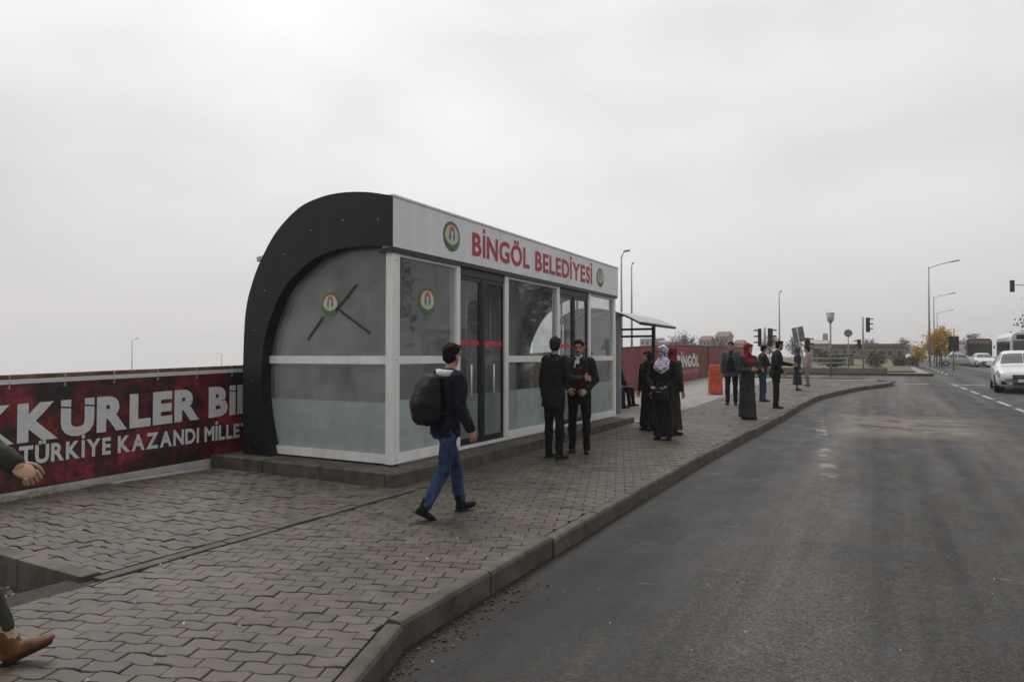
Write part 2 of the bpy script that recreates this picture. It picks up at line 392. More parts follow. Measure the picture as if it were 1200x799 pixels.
def keep_a(P):
    cx, cy = np.mean(P, axis=0)
    if not (.75 < cy < 33.8) or cx < -4.9 or cx > kerb_x(cy) + .05: return None
    xl = XB + .07 if cy < 6.05 else (-4.81 if cy < 14.16 else XB)
    P = clip(P, (-1, 0), -xl)
    for lo, hi in zip(KL[:11], KL[1:12]):
        if lo[1] - .15 <= cy <= hi[1] + .15:
            t = unit2(hi[0]-lo[0], hi[1]-lo[1]); n = (t[1], -t[0]); P = clip(P, n, n[0]*lo[0] + n[1]*lo[1] - .112) if P else P
    return P
def unit2(a, b): L = math.hypot(a, b); return a/L, b/L
def keep_b(P):
    cx, cy = np.mean(P, axis=0)
    if not (2.7 < cy < 6.05) or cx < -8.0 or cx > XB + .05: return None
    P = clip(P, (1, 0), XB - .10); P = clip(P, (-1, 0), 7.93) if P else P; P = clip(P, (0, -1), -2.745) if P else P; return clip(P, (0, 1), 6.03) if P else P
field(R(20), (-2.33, 3.0), -math.ceil(16/PL)*PL, math.ceil(14/PL)*PL, -44*PW, 330*PW, keep_a)
field(0, (0, 0), -40*PL, -21*PL, 2.70, 6.1, keep_b, 1.8)
allp.sort(key=lambda t: math.hypot(*t[1]))
def in_view(t):                                                # roughly inside the photograph's frame
    x, y = t[1]; fx, fy = -.4818, .8763
    d = x*fx + y*fy; r = x*fy - y*fx
    return d > .5 and abs(r/d) < .77 and 1.47/d < .5
hues = rng.random(len(allp))
rest = [MB() for _ in M_pav]; cnt = 0
for i, t in enumerate(allp):
    poly, ctr, rr = t
    hx = mnoise.noise(Vector((ctr[0]*.9, ctr[1]*.9, 3.)))
    k = 1 if hx > .2 and hues[i] < .7 else (3 if hues[i] > .9 else (2 if hues[i] < .25 else 0))
    dz = float(rng.normal(0, .0018*rr)); dz = max(-.006*rr, min(.005*rr, dz))
    v, f = paver_mesh(poly, dz, rng.normal(0, .010*rr, 2))
    if cnt < 300 and in_view(t):
        m_ = bpy.data.meshes.new('paver'); m_.from_pydata(v, [], f); link('paver', m_, M_pav[k], pav); cnt += 1
    else: rest[k].add(v, f)
for k, r in enumerate(rest):
    m_ = bpy.data.meshes.new('farther_pavers'); m_.from_pydata(r.v, [], r.f); o = link('farther_pavers', m_, M_pav[k], pav); o['kind'] = 'stuff'
# flush edging strip between the two paved fields, with a dark uneven joint
y = 2.66
while y < 6.3:
    L = .5
    o = MB().obox((XB - .015 + float(rng.normal(0, .004)), y + L/2, -.038 + float(rng.normal(0, .004))), (.05, 0, 0), (0, L/2 - .004, 0), (0, 0, .045)).o('edging_stone', M_kerb, pav, False, .006); y += L
# kerb stones
kerb = empty('kerb'); kerb['kind'] = 'structure'
def kerb_run(P, parent, z_top=.012, h=.22, w=.095, seg=1.0, side=-1):
    pts = catmull([(x, y, 0) for x, y in P], 10) if len(P) > 4 else [np.array((x, y, 0.)) for x, y in P]
    d = [0.]
    for a, b in zip(pts, pts[1:]): d.append(d[-1] + np.linalg.norm(b-a))
    def at(s):
        i = min(max(np.searchsorted(d, s) - 1, 0), len(pts)-2); t = (s-d[i])/(d[i+1]-d[i]+1e-9); return pts[i] + (pts[i+1]-pts[i])*t
    s = 0.
    while s < d[-1] - .1:
        a, b = at(s + .006), at(min(s + seg - .006, d[-1])); t = (b-a); L = np.linalg.norm(t); t = t/L; nrm = np.array((-t[1], t[0], 0))*1.
        j = float(rng.normal(0, .006))
        prof = [(0, -h), (w, -h), (w, 0), (.03, 0), (.012, -.006), (0, -.028)]      # from the road face inwards
        v = []
        for q in (a, b):
            for u, z in prof: v.append((*(q + nrm*(u + j))[:2], G(q[1]) + z_top + z + j*.7))
        n = len(prof); f = [(i, (i+1) % n, n+(i+1) % n, n+i) for i in range(n)] + [tuple(range(n))[::-1], tuple(range(n, 2*n))]
        MB().add(v, f).o('kerb_stone', M_kerb, parent, False, .004); s += seg
kerb_run([(-1.35, .2), (-2.33, 3.0)], kerb)
kerb_run(KL[1:], kerb)
# planting pit beside the pavement, with a kerb along the forecourt
pit_kerb = MB()
for i in range(5):
    x1 = XB - .09 - i*.8
    MB().box(x1 - .792, x1, 2.60, 2.73, -.29, .018 + float(rng.normal(0, .004))).o('kerb_stone', M_kerb, kerb, False, .008)
M_soil = mat('pit_soil', (.085, .072, .06), .95, .4, 14, .8, 40)
sheet('soil', M_soil, list(np.linspace(-9, XB + .06, 20)), list(np.linspace(-2, 2.62, 22)), lambda x, y: -.20 + .022*mnoise.noise(Vector((x*3, y*3, 0))))
def scatter(name, m, n, place, size, label, cat):
    b = MB()
    for _ in range(n):
        c = np.array(place()); s = float(rng.uniform(*size)); q = rng.normal(0, 1, (3, 3)); q, _ = np.linalg.qr(q)
        b.obox(c + (0, 0, s*.3), q[0]*s, q[1]*s*rng.uniform(.5, 1), q[2]*s*rng.uniform(.2, .6))
    o = b.o(name, m); return tag(o, label, cat, None, 'stuff')
scatter('gravel', mat('gravel', (.30, .28, .25), .9, .3, 20), 500, lambda: (rng.uniform(-6.6, -4.62), rng.uniform(1.2, 2.58), -.19), (.006, .022), 'pale gravel and crumbs strewn in the planting pit', 'gravel')
scatter('gutter_litter', mat('gutter_litter', (.12, .07, .045), .9, .4, 20, col2=(.05, .035, .025)), 420,
        lambda: ((lambda y: (kerb_x(y) + .015 + abs(rng.normal(0, .10)), y, G(y) - .14))(2.2 + 2.2*rng.random()**1.7)), (.003, .012), 'dead leaves and grit gathered against the near kerb', 'litter')
scatter('paper_scraps', mat('paper_scraps', (.5, .5, .48), .8, .1), 60, lambda: ((lambda a: (a, rng.uniform(1.8, 7), -.14))(rng.uniform(-2.2, 1.5))), (.002, .006), 'tiny pale scraps and chips scattered over the asphalt', 'litter')
scatter('pavement_scraps', mat('paper_scraps', (.6, .6, .58)), 46, lambda: (rng.uniform(-4.5, -2.6), rng.uniform(1.6, 7), .003), (.003, .008), 'tiny pale scraps lying on the block paving', 'litter')

# road paint
M_paint = mat('road_paint', (.46, .455, .44), .7, .3, 9, col2=(.18, .175, .17))
mark = empty('road_marking'); mark['kind'] = 'structure'
def dash(x0, y0, x1, y1, w=.13):
    n = 4; v = []
    t = np.array((x1-x0, y1-y0)); t = t/np.linalg.norm(t); nn = np.array((-t[1], t[0]))*w/2
    for i in range(n+1):
        p = np.array((x0, y0)) + (np.array((x1-x0, y1-y0)))*i/n
        for s in (-1, 1): q = p + s*nn; v.append((*q, G(q[1]) - .135))
    me = bpy.data.meshes.new('lane_dash'); me.from_pydata(v, [], [(2*i, 2*i+1, 2*i+3, 2*i+2) for i in range(n)]); link('lane_dash', me, M_paint, mark)
y = 9.0
while y < 35.5:
    f = lambda q: 3.1 - (q - 22.1)*.051
    dash(f(y), y, f(y+1.7), y+1.7); y += 2.45
for x in (.6, 2.6): dash(x, 34.6, x + 1.0, 34.9, .35)
for x in (4.2, 5.4, 6.6, 7.8): dash(x, 34.6, x + .6, 34.6, 2.2)
for k in range(10): dash(3.2 + k*.06, 50 + k*5, 3.35 + k*.06, 53 + k*5, .14)
# far pavement across the side road, with a low retaining edge
far = empty('far_pavement'); far['kind'] = 'structure'
sheet('slab', M_conc, [-14, -4, 2.2], [46.6, 50, 60, 90, 140], lambda x, y: G(y) - .0, None, far)
MB().box(-14, 2.3, 46.3, 46.6, G(46) - .3, G(46) + .02).o('edge', M_kerb, far)
MB().box(2.2, 2.35, 46.6, 140, G(50) - .3, G(50) + .02).o('edge', M_kerb, far)
M_verge = mat('verge_grass', (.15, .13, .075), .95, .3, .6, .6, 8, col2=(.08, .085, .04))
sheet('verge', M_verge, list(np.linspace(-14, 1.6, 12)), list(np.linspace(49.5, 140, 20)), lambda x, y: G(y) + .1 + .15*mnoise.noise(Vector((x*.4, y*.2, 1))) + .012*max(0, y-60))

# ------------------------------------------------------------------ glazed bus station
M_alu = mat('white_aluminium', (.88, .88, .87), .35, .04, 2.5, .03, 40)
M_char = mat('charcoal_panel', (.0125, .013, .016), .5, .15, 1.5, .03, 30, spec=.3)
M_fasc = mat('fascia_panel', (.82, .82, .85), .38, .03, 1.2)
M_black = mat('black_frame', (.018, .018, .02), .4, .1, 5)
M_rub = mat('rubber_gasket', (.02, .02, .02), .7, .1)
M_inner = mat('inner_panel', (.56, .56, .55), .6, .08, 1.5)
M_film = mat('frosted_film', (.62, .69, .66), .55, .10, .9)
M_red = mat('sign_red', (.42, .022, .032), .45, .06, 4)
M_redtape = mat('red_sticker', (.62, .035, .04), .5, .06, 4)
M_floor = mat('station_floor', (.30, .295, .29), .6, .15, 4)
weather(M_alu, (7, 7, .5), .86, 1.0); weather(M_fasc, (5, 5, .35), .90, 1.0); weather(M_char, (6, 6, .4), .75, 1.25); weather(M_film, (2, 2, .6), .86, 1.08)
GL = glass('station_glass', (.91, .93, .93), 1.62, .09)
GLg = glass('gable_glass', (.93, .95, .95), 1.5, .18)  # same glass, veiled more to paint the gable end brighter
GLd = glass('door_glass', (.78, .80, .81), 1.6, .04)
SXf, Y0, Y1 = -5.17, 6.42, 14.10        # front plane, near end, far end
st = empty('bus_station', (-6.4, 10.2, 0))
st_inv = Matrix.Translation((6.4, -10.2, 0))
tag(st, 'long glazed bus station with charcoal curved shell and white lettered fascia', 'bus station')
def S_(o): o.matrix_parent_inverse = st_inv; return o
# plinth: cast edge stones around a filled slab
pl = S_(box('plinth', M_kerb, st, -7.92, -4.96, 6.22, 14.18, -.05, .148, .01))
for i in range(9):
    y = 6.06 + i*.915
    MB().box(-4.96, -4.82, y, y + .905, -.06, .150 + float(rng.normal(0, .003))).o('edge_stone', M_kerb, pl, False, .012)
for i in range(3):
    x = -4.97 - i*.985
    MB().box(x - .975, x, 6.06, 6.20, -.06, .150 + float(rng.normal(0, .003))).o('edge_stone', M_kerb, pl, False, .012)
S_(box('floor', M_floor, st, -7.5, -5.2, 6.6, 14.0, .149, .172))
outer = catmull([(-5.135, 3.37), (-5.51, 3.455), (-5.92, 3.495), (-6.28, 3.475), (-6.65, 3.38), (-7.04, 3.12), (-7.31, 2.80), (-7.50, 2.47), (-7.63, 2.07), (-7.67, 1.44), (-7.67, .74), (-7.65, .15)], 5)
inner = catmull([(-5.135, 2.765), (-5.29, 2.785), (-5.64, 2.805), (-5.99, 2.795), (-6.36, 2.71), (-6.65, 2.55), (-6.92, 2.34), (-7.13, 2.01), (-7.27, 1.67), (-7.31, 1.32), (-7.31, .97), (-7.26, .63), (-7.13, .15)], 5)
inner = [inner[int(round(i*(len(inner)-1)/(len(outer)-1)))] for i in range(len(outer))]
def band(name, A, B, y0, y1, m, parent, smooth=False):
    n = len(A); v = [(p[0], y, p[1]) for y in (y0, y1) for C in (A, B) for p in C]; f = []
    for i in range(n-1):
        f += [(i, i+1, n+i+1, n+i), (2*n+i, 3*n+i, 3*n+i+1, 2*n+i+1), (i, 2*n+i, 2*n+i+1, i+1), (n+i, n+i+1, 3*n+i+1, 3*n+i)]
    f += [(0, n, 3*n, 2*n), (n-1, 3*n-1, 4*n-1, 2*n-1)]
    return MB().add(v, f).o(name, m, parent, smooth)
S_(band('end_arch', outer, inner, 6.37, 6.60, M_char, st))
S_(band('end_arch', outer, inner, 13.93, 14.12, M_char, st))
def shrink(P, d):
    c = np.array((-6.0, 1.4)); o = []
    for i, p in enumerate(P):
        t = P[min(i+1, len(P)-1)] - P[max(i-1, 0)]; nn = np.array((-t[1], t[0])); nn = nn/np.linalg.norm(nn)
        if (c-p) @ nn < 0: nn = -nn
        o.append(p + nn*d)
    return o
o_ = shrink(outer, .012); i_ = shrink(outer, .11); i2 = shrink(outer, .125); i3 = shrink(outer, .14)
# the shell in panels, with a thin shadow gap between them
edges = np.linspace(6.603, 13.927, 7)
for a, b in zip(edges, edges[1:]): S_(band('shell_panel', o_, i_, a + .004, b - .004, M_char, st, False))
S_(band('inner_lining', i2, i3, 6.62, 13.92, M_inner, st, False))
# seam across the arch face
S_(box('arch_seam', M_black, st, -7.38, -6.55, 6.366, 6.369, 2.632, 2.638))
# fascia with lettering and emblems
fa = S_(box('fascia', M_fasc, st, -5.30, -5.13, 6.40, 14.13, 2.765, 3.365, .006))
def FA(o): o.matrix_parent_inverse = st_inv; return o
box('top_trim', M_alu, fa, -5.33, -5.118, 6.39, 14.14, 3.367, 3.392)
box('bottom_trim', M_black, fa, -5.36, -5.14, 6.41, 14.12, 2.712, 2.763)
for y in (8.95, 11.5): box('panel_joint', M_inner, fa, -5.1295, -5.1275, y, y + .006, 2.77, 3.36)
TXT = 'BİNGÖL BELEDİYESİ'
xs, tw = layout(TXT, .030, .085, .36); k = (12.63 - 8.16)/tw; hk = .31/.70
letters(TXT, .030, .085, .36, lambda x, z: (-5.126, 8.16 + x*k, 2.905 + z*hk), M_red, fa)
def disc(y, z, r, n=28): return [(y + r*math.cos(a), z + r*math.sin(a)) for a in np.arange(n)*2*math.pi/n]
M_em = {k: mat('emblem_' + k, c, .5, .05) for k, c in dict(green=(.05, .22, .10), brown=(.20, .11, .05), cream=(.62, .60, .45), rose=(.55, .12, .14), blue=(.10, .17, .27), white=(.75, .76, .78)).items()}
def emblem(place, r, parent, th=.002):
    """Round municipal emblem: green ring, brown band, cream field, rose crown, two drops, green wreath."""
    e = None
    def layer(name, poly, k, c, par):
        v = [place(a, b, k*th) for a, b in poly]
        n = len(poly); w = [place(a, b, (k-1)*th + th*.1) for a, b in poly]
        b_ = MB().add(v + w, [tuple(range(n)), tuple(range(2*n-1, n-1, -1))] + [(i, n+i, n+(i+1) % n, (i+1) % n) for i in range(n)])
        return b_.o(name, M_em[c], par)
    e = layer('emblem', disc(0, 0, r), 1, 'green', parent)
    q = e if parent.parent is None else parent
    layer('emblem_band', disc(0, 0, r*.90), 2, 'brown', parent)
    layer('emblem_field', disc(0, 0, r*.76), 3, 'cream', parent)
    layer('emblem_crown', [(-.34*r, .26*r), (0, .36*r), (.34*r, .26*r), (.24*r, .58*r), (0, .72*r), (-.24*r, .58*r)], 4, 'rose', parent)
    for s in (-1, 1): layer('emblem_drop', [(s*.22*r, .40*r), (s*.36*r, 0), (s*.24*r, -.30*r), (s*.10*r, 0)][::s], 5, 'blue', parent)
    layer('emblem_flame', [(0, .42*r), (.10*r, .05*r), (0, -.30*r), (-.10*r, .05*r)], 6, 'white', parent)
    layer('emblem_wreath', [(-.72*r, -.16*r), (-.5*r, -.40*r), (0, -.56*r), (.5*r, -.40*r), (.72*r, -.16*r), (.55*r, -.60*r), (0, -.80*r), (-.55*r, -.60*r)], 4, 'green', parent)
emblem(lambda a, b, d: (-5.130 + d, 7.64 + a, 3.075 + b), .205, fa)
emblem(lambda a, b, d: (-5.130 + d, 13.07 + a, 3.065 + b), .195, fa)
# posts, rails and panes of the front
ZB, ZM0, ZM1, ZT = .172, 1.37, 1.47, 2.712
for a, b in ((6.45, 6.585), (7.83, 7.925), (9.19, 9.30), (11.09, 11.20), (12.57, 12.66), (13.95, 14.08)):
    S_(box('post', M_alu, st, SXf - .11, SXf, a, b, ZB, ZT, .004))
def bay(a, b):
    S_(box('bottom_rail', M_alu, st, SXf - .09, SXf - .012, a, b, ZB, .295, .003))
    S_(box('middle_rail', M_alu, st, SXf - .09, SXf - .012, a, b, ZM0, ZM1, .003))
    S_(box('top_rail', M_alu, st, SXf - .09, SXf - .012, a, b, 2.675, ZT, .003))
    p = S_(box('upper_pane', GL, st, SXf - .052, SXf - .044, a, b, ZM1, 2.675))
    p2 = S_(box('lower_pane', GL, st, SXf - .052, SXf - .044, a, b, .295, ZM0))
    MB().box(SXf - .058, SXf - .054, a + .005, b - .005, .30, .93).o('frosted_film', M_film, p2)
    return p
p1 = bay(6.585, 7.83); bay(9.30, 11.09); bay(12.66, 13.95)
emblem(lambda a, b, d: (SXf - .043 + d, 7.20 + a, 2.17 + b), .19, p1)
def door(a, b):
    d = S_(box('door', M_alu, st, SXf - .10, SXf - .012, a, b, ZB, .215))           # threshold
    box('door_header', M_black, d, SXf - .10, SXf - .02, a, b, 2.60, ZT)
    w = (b-a)
    for u0, u1 in ((0, .47), (.53, 1.)):
        y0, y1 = a + w*u0, a + w*u1
        for q0, q1, z0, z1 in ((y0, y0+.035, .215, 2.6), (y1-.035, y1, .215, 2.6), (y0+.035, y1-.035, .215, .30), (y0+.035, y1-.035, 2.54, 2.6)):
            box('leaf_frame', M_black, d, SXf - .075, SXf - .035, q0, q1, z0, z1)
        g = box('door_pane', GLd, d, SXf - .058, SXf - .050, y0+.035, y1-.035, .30, 2.54)
        box('door_film', M_film, d, SXf - .066, SXf - .062, y0+.04, y1-.04, .305, .93)
        box('warning_strip', M_redtape, d, SXf - .049, SXf - .047, y0+.03, y1-.03, 1.625, 1.685)
    box('brush_strip', M_rub, d, SXf - .07, SXf - .030, a + w*.47, a + w*.53, .215, 2.6)
    for u in (.24, .74): tube('grab_bar', M_alu, d, [(SXf - .012, a + w*u, .9), (SXf - .012, a + w*u, 1.35)], .012)
    for u in (.30, .62, .84): tube('inner_column', mat('door_steel', (.4, .4, .4), .3, .05, metal=.6), d, [(SXf - .16, a + w*u, .22), (SXf - .16, a + w*u, 2.6)], .018)
door(7.925, 9.19); door(11.20, 12.57)
# gable glazing inside the arch
ge = 6.53
S_(box('corner_post', M_alu, st, -5.30, -5.172, 6.452, 6.58, ZB + .001, 2.79, .004)) if False else None
def gable(z0, z1, nm, d0, d1, m, inset=0.):
    pts = [p for p in inner if z0 <= p[1] <= z1]
    def xi(z):
        for p, q in zip(inner[8:], inner[9:]):
            if q[1] <= z <= p[1]: return p[0] + (q[0]-p[0])*(p[1]-z)/(p[1]-q[1]+1e-9)
        return inner[-1][0]
    L = [(-5.284, z0)] + ([(-5.284, z1)] if z1 < 2.7 else [(-5.284, 2.80)])
    left = [(p[0] - .02, p[1]) for p in inner if z0 < p[1] < z1 and p[0] < -5.3]
    if z1 < 2.7: left = [(xi(z1) - .02, z1)] + left
    left = left + [(xi(z0) - .02, z0)]
    return S_(MB().prism(L + left, d0, d1).o(nm, m, st))
gp = gable(ZM1, 2.82, 'upper_pane', ge, ge + .008, GLg)
gl_ = gable(.28, ZM0, 'lower_pane', ge, ge + .008, GLg)
gf = gable(.285, .90, 'frosted_film', ge + .011, ge + .014, M_film); gf.parent = gl_; gf.matrix_parent_inverse = Matrix.Identity(4)
gable(ZM0, ZM1, 'middle_rail', ge - .035, ge + .05, M_alu)
gable(ZB, .28, 'bottom_rail', ge - .035, ge + .05, M_alu)
emblem(lambda a, b, d: (-6.24 + a, ge - .002 - d, 2.13 + b), .155, gp)
for a, b in (((-6.63, 1.68), (-6.36, 1.97)), ((-6.14, 2.05), (-5.80, 2.36)), ((-6.12, 2.07), (-5.58, 1.75))):
    a, b = np.array((a[0], ge - .012, a[1])), np.array((b[0], ge - .012, b[1])); t = (b-a)/np.linalg.norm(b-a); nn = np.array((-t[2], 0, t[0]))
    MB().obox((a+b)/2, (b-a)/2, nn*.013, (0, .005, 0)).o('black_arm', M_black, gp)
# far gable
for z0, z1, nm in ((ZM1, 2.80, 'upper_pane'), (.28, ZM0, 'lower_pane')):
    S_(box(nm, GL, st, -7.15, -5.284, 14.0, 14.008, z0, z1))
S_(box('middle_rail', M_alu, st, -7.17, -5.284, 13.97, 14.04, ZM0, ZM1)); S_(box('bottom_rail', M_alu, st, -7.05, -5.284, 13.97, 14.04, ZB, .28))
M_scr = mat('screw_head', (.30, .30, .30), .4, .1, metal=.6)
for i, y in enumerate((6.52, 7.878, 9.245, 11.145, 12.615, 14.015)):
    for z in (.23, 1.42, 2.62): MB().tube([(SXf - .001, y, z), (SXf + .004, y, z)], .009, 8).o('screw', M_scr, st)
for i in range(4, 54, 7):
    c = (np.array(outer[i])*.5 + np.array(inner[i])*.5); MB().tube([(c[0], 6.371, c[1]), (c[0], 6.366, c[1])], .010, 8).o('screw', M_scr, st)
# benches along the back, floodlight bracket on the roof edge
be = S_(box('bench', mat('bench_seat', (.10, .10, .11), .5, .1), st, -7.30, -6.92, 7.2, 13.4, .60, .65, .01))
for y in (7.5, 9.3, 11.2, 13.1): box('bench_leg', M_black, be, -7.25, -6.97, y, y + .05, .173, .60)
S_(MB().obox((-7.52, 6.72, 2.84), (.20, 0, .02), (0, .10, 0), (-.004, 0, .035)).o('floodlight', mat('lamp_grey', (.45, .45, .45), .4, .1), st, False, .01))
for o in st.children: o.matrix_parent_inverse = st_inv

# ------------------------------------------------------------------ hoarding and banners
M_rust = mat('rusty_sheet', (.24, .135, .065), .85, .3, 5, .4, 30, col2=(.085, .045, .028))
M_bwhite = mat('banner_white', (.72, .72, .73), .6, .12, 20, col2=(.60, .60, .61))
M_board = mat('white_board', (.50, .49, .475), .7, .2, 3, .2, 30)
def banner_mat():
    m = bpy.data.materials.new('banner_print'); m.use_nodes = True; t = m.node_tree; n = t.nodes; L = t.links; p = n['Principled BSDF']
    p.inputs['Roughness'].default_value = .5
    tc = n.new('ShaderNodeTexCoord')
    a = n.new('ShaderNodeTexNoise'); a.inputs['Scale'].default_value = 3.2; a.inputs['Detail'].default_value = 9; a.inputs['Roughness'].default_value = .68; L.new(tc.outputs['Object'], a.inputs['Vector'])
    r = n.new('ShaderNodeValToRGB'); e = r.color_ramp.elements; e[0].position = .40; e[0].color = (.020, .014, .014, 1); e[1].position = .62; e[1].color = (.33, .038, .042, 1)
    e2 = e.new(.52); e2.color = (.115, .014, .018, 1); L.new(a.outputs['Fac'], r.inputs[0])
    v = n.new('ShaderNodeTexVoronoi'); v.inputs['Scale'].default_value = 18; L.new(tc.outputs['Object'], v.inputs['Vector'])
    x = n.new('ShaderNodeMixRGB'); x.blend_type = 'MULTIPLY'; x.inputs[0].default_value = .35; L.new(r.outputs[0], x.inputs[1]); L.new(v.outputs['Distance'], x.inputs[2])
    mm = n.new('ShaderNodeMixRGB'); mm.blend_type = 'ADD'; mm.inputs[0].default_value = 0; L.new(x.outputs[0], mm.inputs[1]); L.new(mm.outputs[0], p.inputs['Base Color'])
    b = n.new('ShaderNodeTexNoise'); b.inputs['Scale'].default_value = 2.4; L.new(tc.outputs['Object'], b.inputs['Vector'])
    bp = n.new('ShaderNodeBump'); bp.inputs['Strength'].default_value = .5; bp.inputs['Distance'].default_value = .06; L.new(b.outputs['Fac'], bp.inputs['Height']); L.new(bp.outputs[0], p.inputs['Normal'])
    return m
M_ban = banner_mat()
XF = -8.0
ftop = ctrl([-2, 3.6, 6.6, 14, 29, 36, 48], [1.14, 1.255, 1.325, 1.48, 1.93, 1.98, 2.0])
fbot = ctrl([-2, 3.6, 6.6, 14, 29, 36, 48], [-.03, .06, .11, .14, .27, .42, .5])
fe = tag(empty('site_hoarding', (XF - .06, 3, 0)), 'low rusty sheet-metal hoarding running behind the glazed bus station', 'hoarding')
fi = Matrix.Translation((-XF + .06, -3, 0))
def corr(y0, y1):
    n = 12; v = []
    for i in range(n+1):
        y = y0 + (y1-y0)*i/n; x = XF - .05 + (.012 if i % 2 else -.012)
        v += [(x, y, fbot(y) - .16), (x, y, ftop(y) + .0), (x - .004, y, fbot(y) - .16), (x - .004, y, ftop(y))]
    f = []
    for i in range(n):
        a, b = 4*i, 4*i+4
        f += [(a, b, b+1, a+1), (a+2, a+3, b+3, b+2), (a+1, b+1, b+3, a+3)]
    return MB().add(v, f)
y = -2.
while y < 46:
    o = corr(y, y + .99).o('metal_sheet', M_rust, fe); o.matrix_parent_inverse = fi
    if y < 30 or True:
        p = MB().tube([(XF - .10, y, G(y) - .2), (XF - .10, y, ftop(y) + .005)], .025, 6).o('post', M_rust, fe); p.matrix_parent_inverse = fi
    y += 1.0
# ragged timber capping, rusty, along the top edge
y = -2.
while y < 46:
    L = 2.4
    q = MB().add([(XF - .085, y, ftop(y) - .03), (XF - .02, y, ftop(y) - .03), (XF - .02, y, ftop(y) + .012), (XF - .085, y, ftop(y) + .012),
                  (XF - .085, y+L-.01, ftop(y+L) - .03), (XF - .02, y+L-.01, ftop(y+L) - .03), (XF - .02, y+L-.01, ftop(y+L) + .010), (XF - .085, y+L-.01, ftop(y+L) + .014)],
                 [(0, 1, 2, 3), (7, 6, 5, 4), (0, 4, 5, 1), (1, 5, 6, 2), (2, 6, 7, 3), (3, 7, 4, 0)]).o('capping_rail', M_rust, fe); q.matrix_parent_inverse = fi
    y += L
def strip(name, y0, y1, za, zb, x, m, parent, n=24, wob=.006, th=.004):
    v = []; 
    for i in range(n+1):
        y = y0 + (y1-y0)*i/n; dx = wob*mnoise.noise(Vector((y*1.3, za(y), 0)))
        v += [(x+dx, y, za(y)), (x+dx*.5, y, zb(y)), (x+dx-th, y, za(y)), (x+dx*.5-th, y, zb(y))]
    f = [(0, 1, 3, 2), (4*n, 4*n+2, 4*n+3, 4*n+1)]
    for i in range(n):
        a, b = 4*i, 4*i+4; f += [(a, b, b+1, a+1), (a+2, a+3, b+3, b+2), (a+1, b+1, b+3, a+3), (a, a+2, b+2, b)]
    o = MB().add(v, f).o(name, m, parent); return o
o = strip('base_board', -2, 6.2, lambda y: fbot(y) - .13, lambda y: fbot(y) - .005, XF + .03, M_board, fe); o.matrix_parent_inverse = fi
MB().obox((-7.86, 3.75, .012), (.05, .01, 0), (-.06, .75, 0), (0, 0, .012)).o('loose_plank', mat('pale_timber', (.36, .33, .28), .8, .2, 6)); tag(bpy.data.objects['loose_plank'], 'pale weathered plank lying flat at the foot of the red banner', 'plank')
MB().obox((-7.80, 5.3, .010), (.04, .01, 0), (.03, .6, 0), (0, 0, .010)).o('loose_board', M_board); tag(bpy.data.objects['loose_board'], 'short whitish board lying between the hoarding and the glazed station', 'board')
# near banner
bn = strip('banner', -2, 13, lambda y: fbot(y), lambda y: ftop(y) - .085, XF, M_ban, None, 60)
tag(bn, 'dark red mottled banner with large white slogan left of the glazed station', 'banner', 'red banners on the hoarding')
strip('white_margin', -2, 13, lambda y: ftop(y) - .083, lambda y: ftop(y) - .034, XF + .002, M_bwhite, bn, 60)
for i in range(26):
    y = -1.8 + i*.55
    MB().tube([(XF + .004, y, ftop(y) - .12), (XF + .010, y, ftop(y) - .12)], .014, 8).o('eyelet', mat('eyelet_brass', (.4, .36, .25), .4, .1, metal=.7), bn)
    MB().tube([(XF + .010, y, ftop(y) - .12), (XF + .008, y + .01, ftop(y) - .06), (XF - .02, y + .015, ftop(y) + .016)], .004, 5).o('tie', mat('tie_cord', (.5, .5, .48), .8, .1), bn)
_g = _gl
def styled(ch, w):                                             # Ü and İ as single tall strokes cut by a slanting slit
    pass
T1 = 'TEŞEKKURLER BINGOL'
WB = .055
xs, tw = layout(T1, WB, .055, .22); k1 = (6.08 - 3.78)/(xs[12] - xs[5]); off = 3.78 - xs[5]*k1
base1 = lambda y: .565 + (y - 4.0)*.036
letters(T1, WB, .055, .22, lambda x, z: (XF + .012, off + x*k1, base1(off + x*k1) + (z + .05)/.80*.415), M_bwhite, bn)
def slit(y0, y1, zc, dz, th, m=None):
    MB().add([(XF + .0145, y0, zc + dz - th), (XF + .0145, y1, zc - dz - th), (XF + .0145, y1, zc - dz + th), (XF + .0145, y0, zc + dz + th),
              (XF + .013, y0, zc + dz - th), (XF + .013, y1, zc - dz - th), (XF + .013, y1, zc - dz + th), (XF + .013, y0, zc + dz + th)],
             [(0, 1, 2, 3), (7, 6, 5, 4), (0, 4, 5, 1), (1, 5, 6, 2), (2, 6, 7, 3), (3, 7, 4, 0)]).o('accent_slit', mat('print_black', (.02, .015, .015), .5, .1), bn)
wU = glyph('U', WB)[2]*k1
for j, ch in enumerate(T1):
    if ch in 'UIO' :
        ya = off + xs[j]*k1; yb = ya + glyph(ch, WB)[2]*k1; zc = base1((ya+yb)/2) + .33
        if ch == 'I': slit(ya - .012, yb + .012, zc, .008, .008)
        elif ch == 'U':
            slit(ya - .012, ya + wU*.31, zc - .008, .008, .008); slit(yb - wU*.31, yb + .012, zc - .002, .006, .008)
T2 = 'TÜRKİYE KAZANDI MİLLET KAZANDI'
xs2, tw2 = layout(T2, .036, .085, .30); iM = T2.index('M'); k2 = (6.02 - 3.80)/xs2[iM]
letters(T2, .036, .085, .30, lambda x, z: (XF + .012, 3.80 + x*k2, .35 + (3.80 + x*k2 - 4)*.002 - .02 + z/.70*.185), M_bwhite, bn)
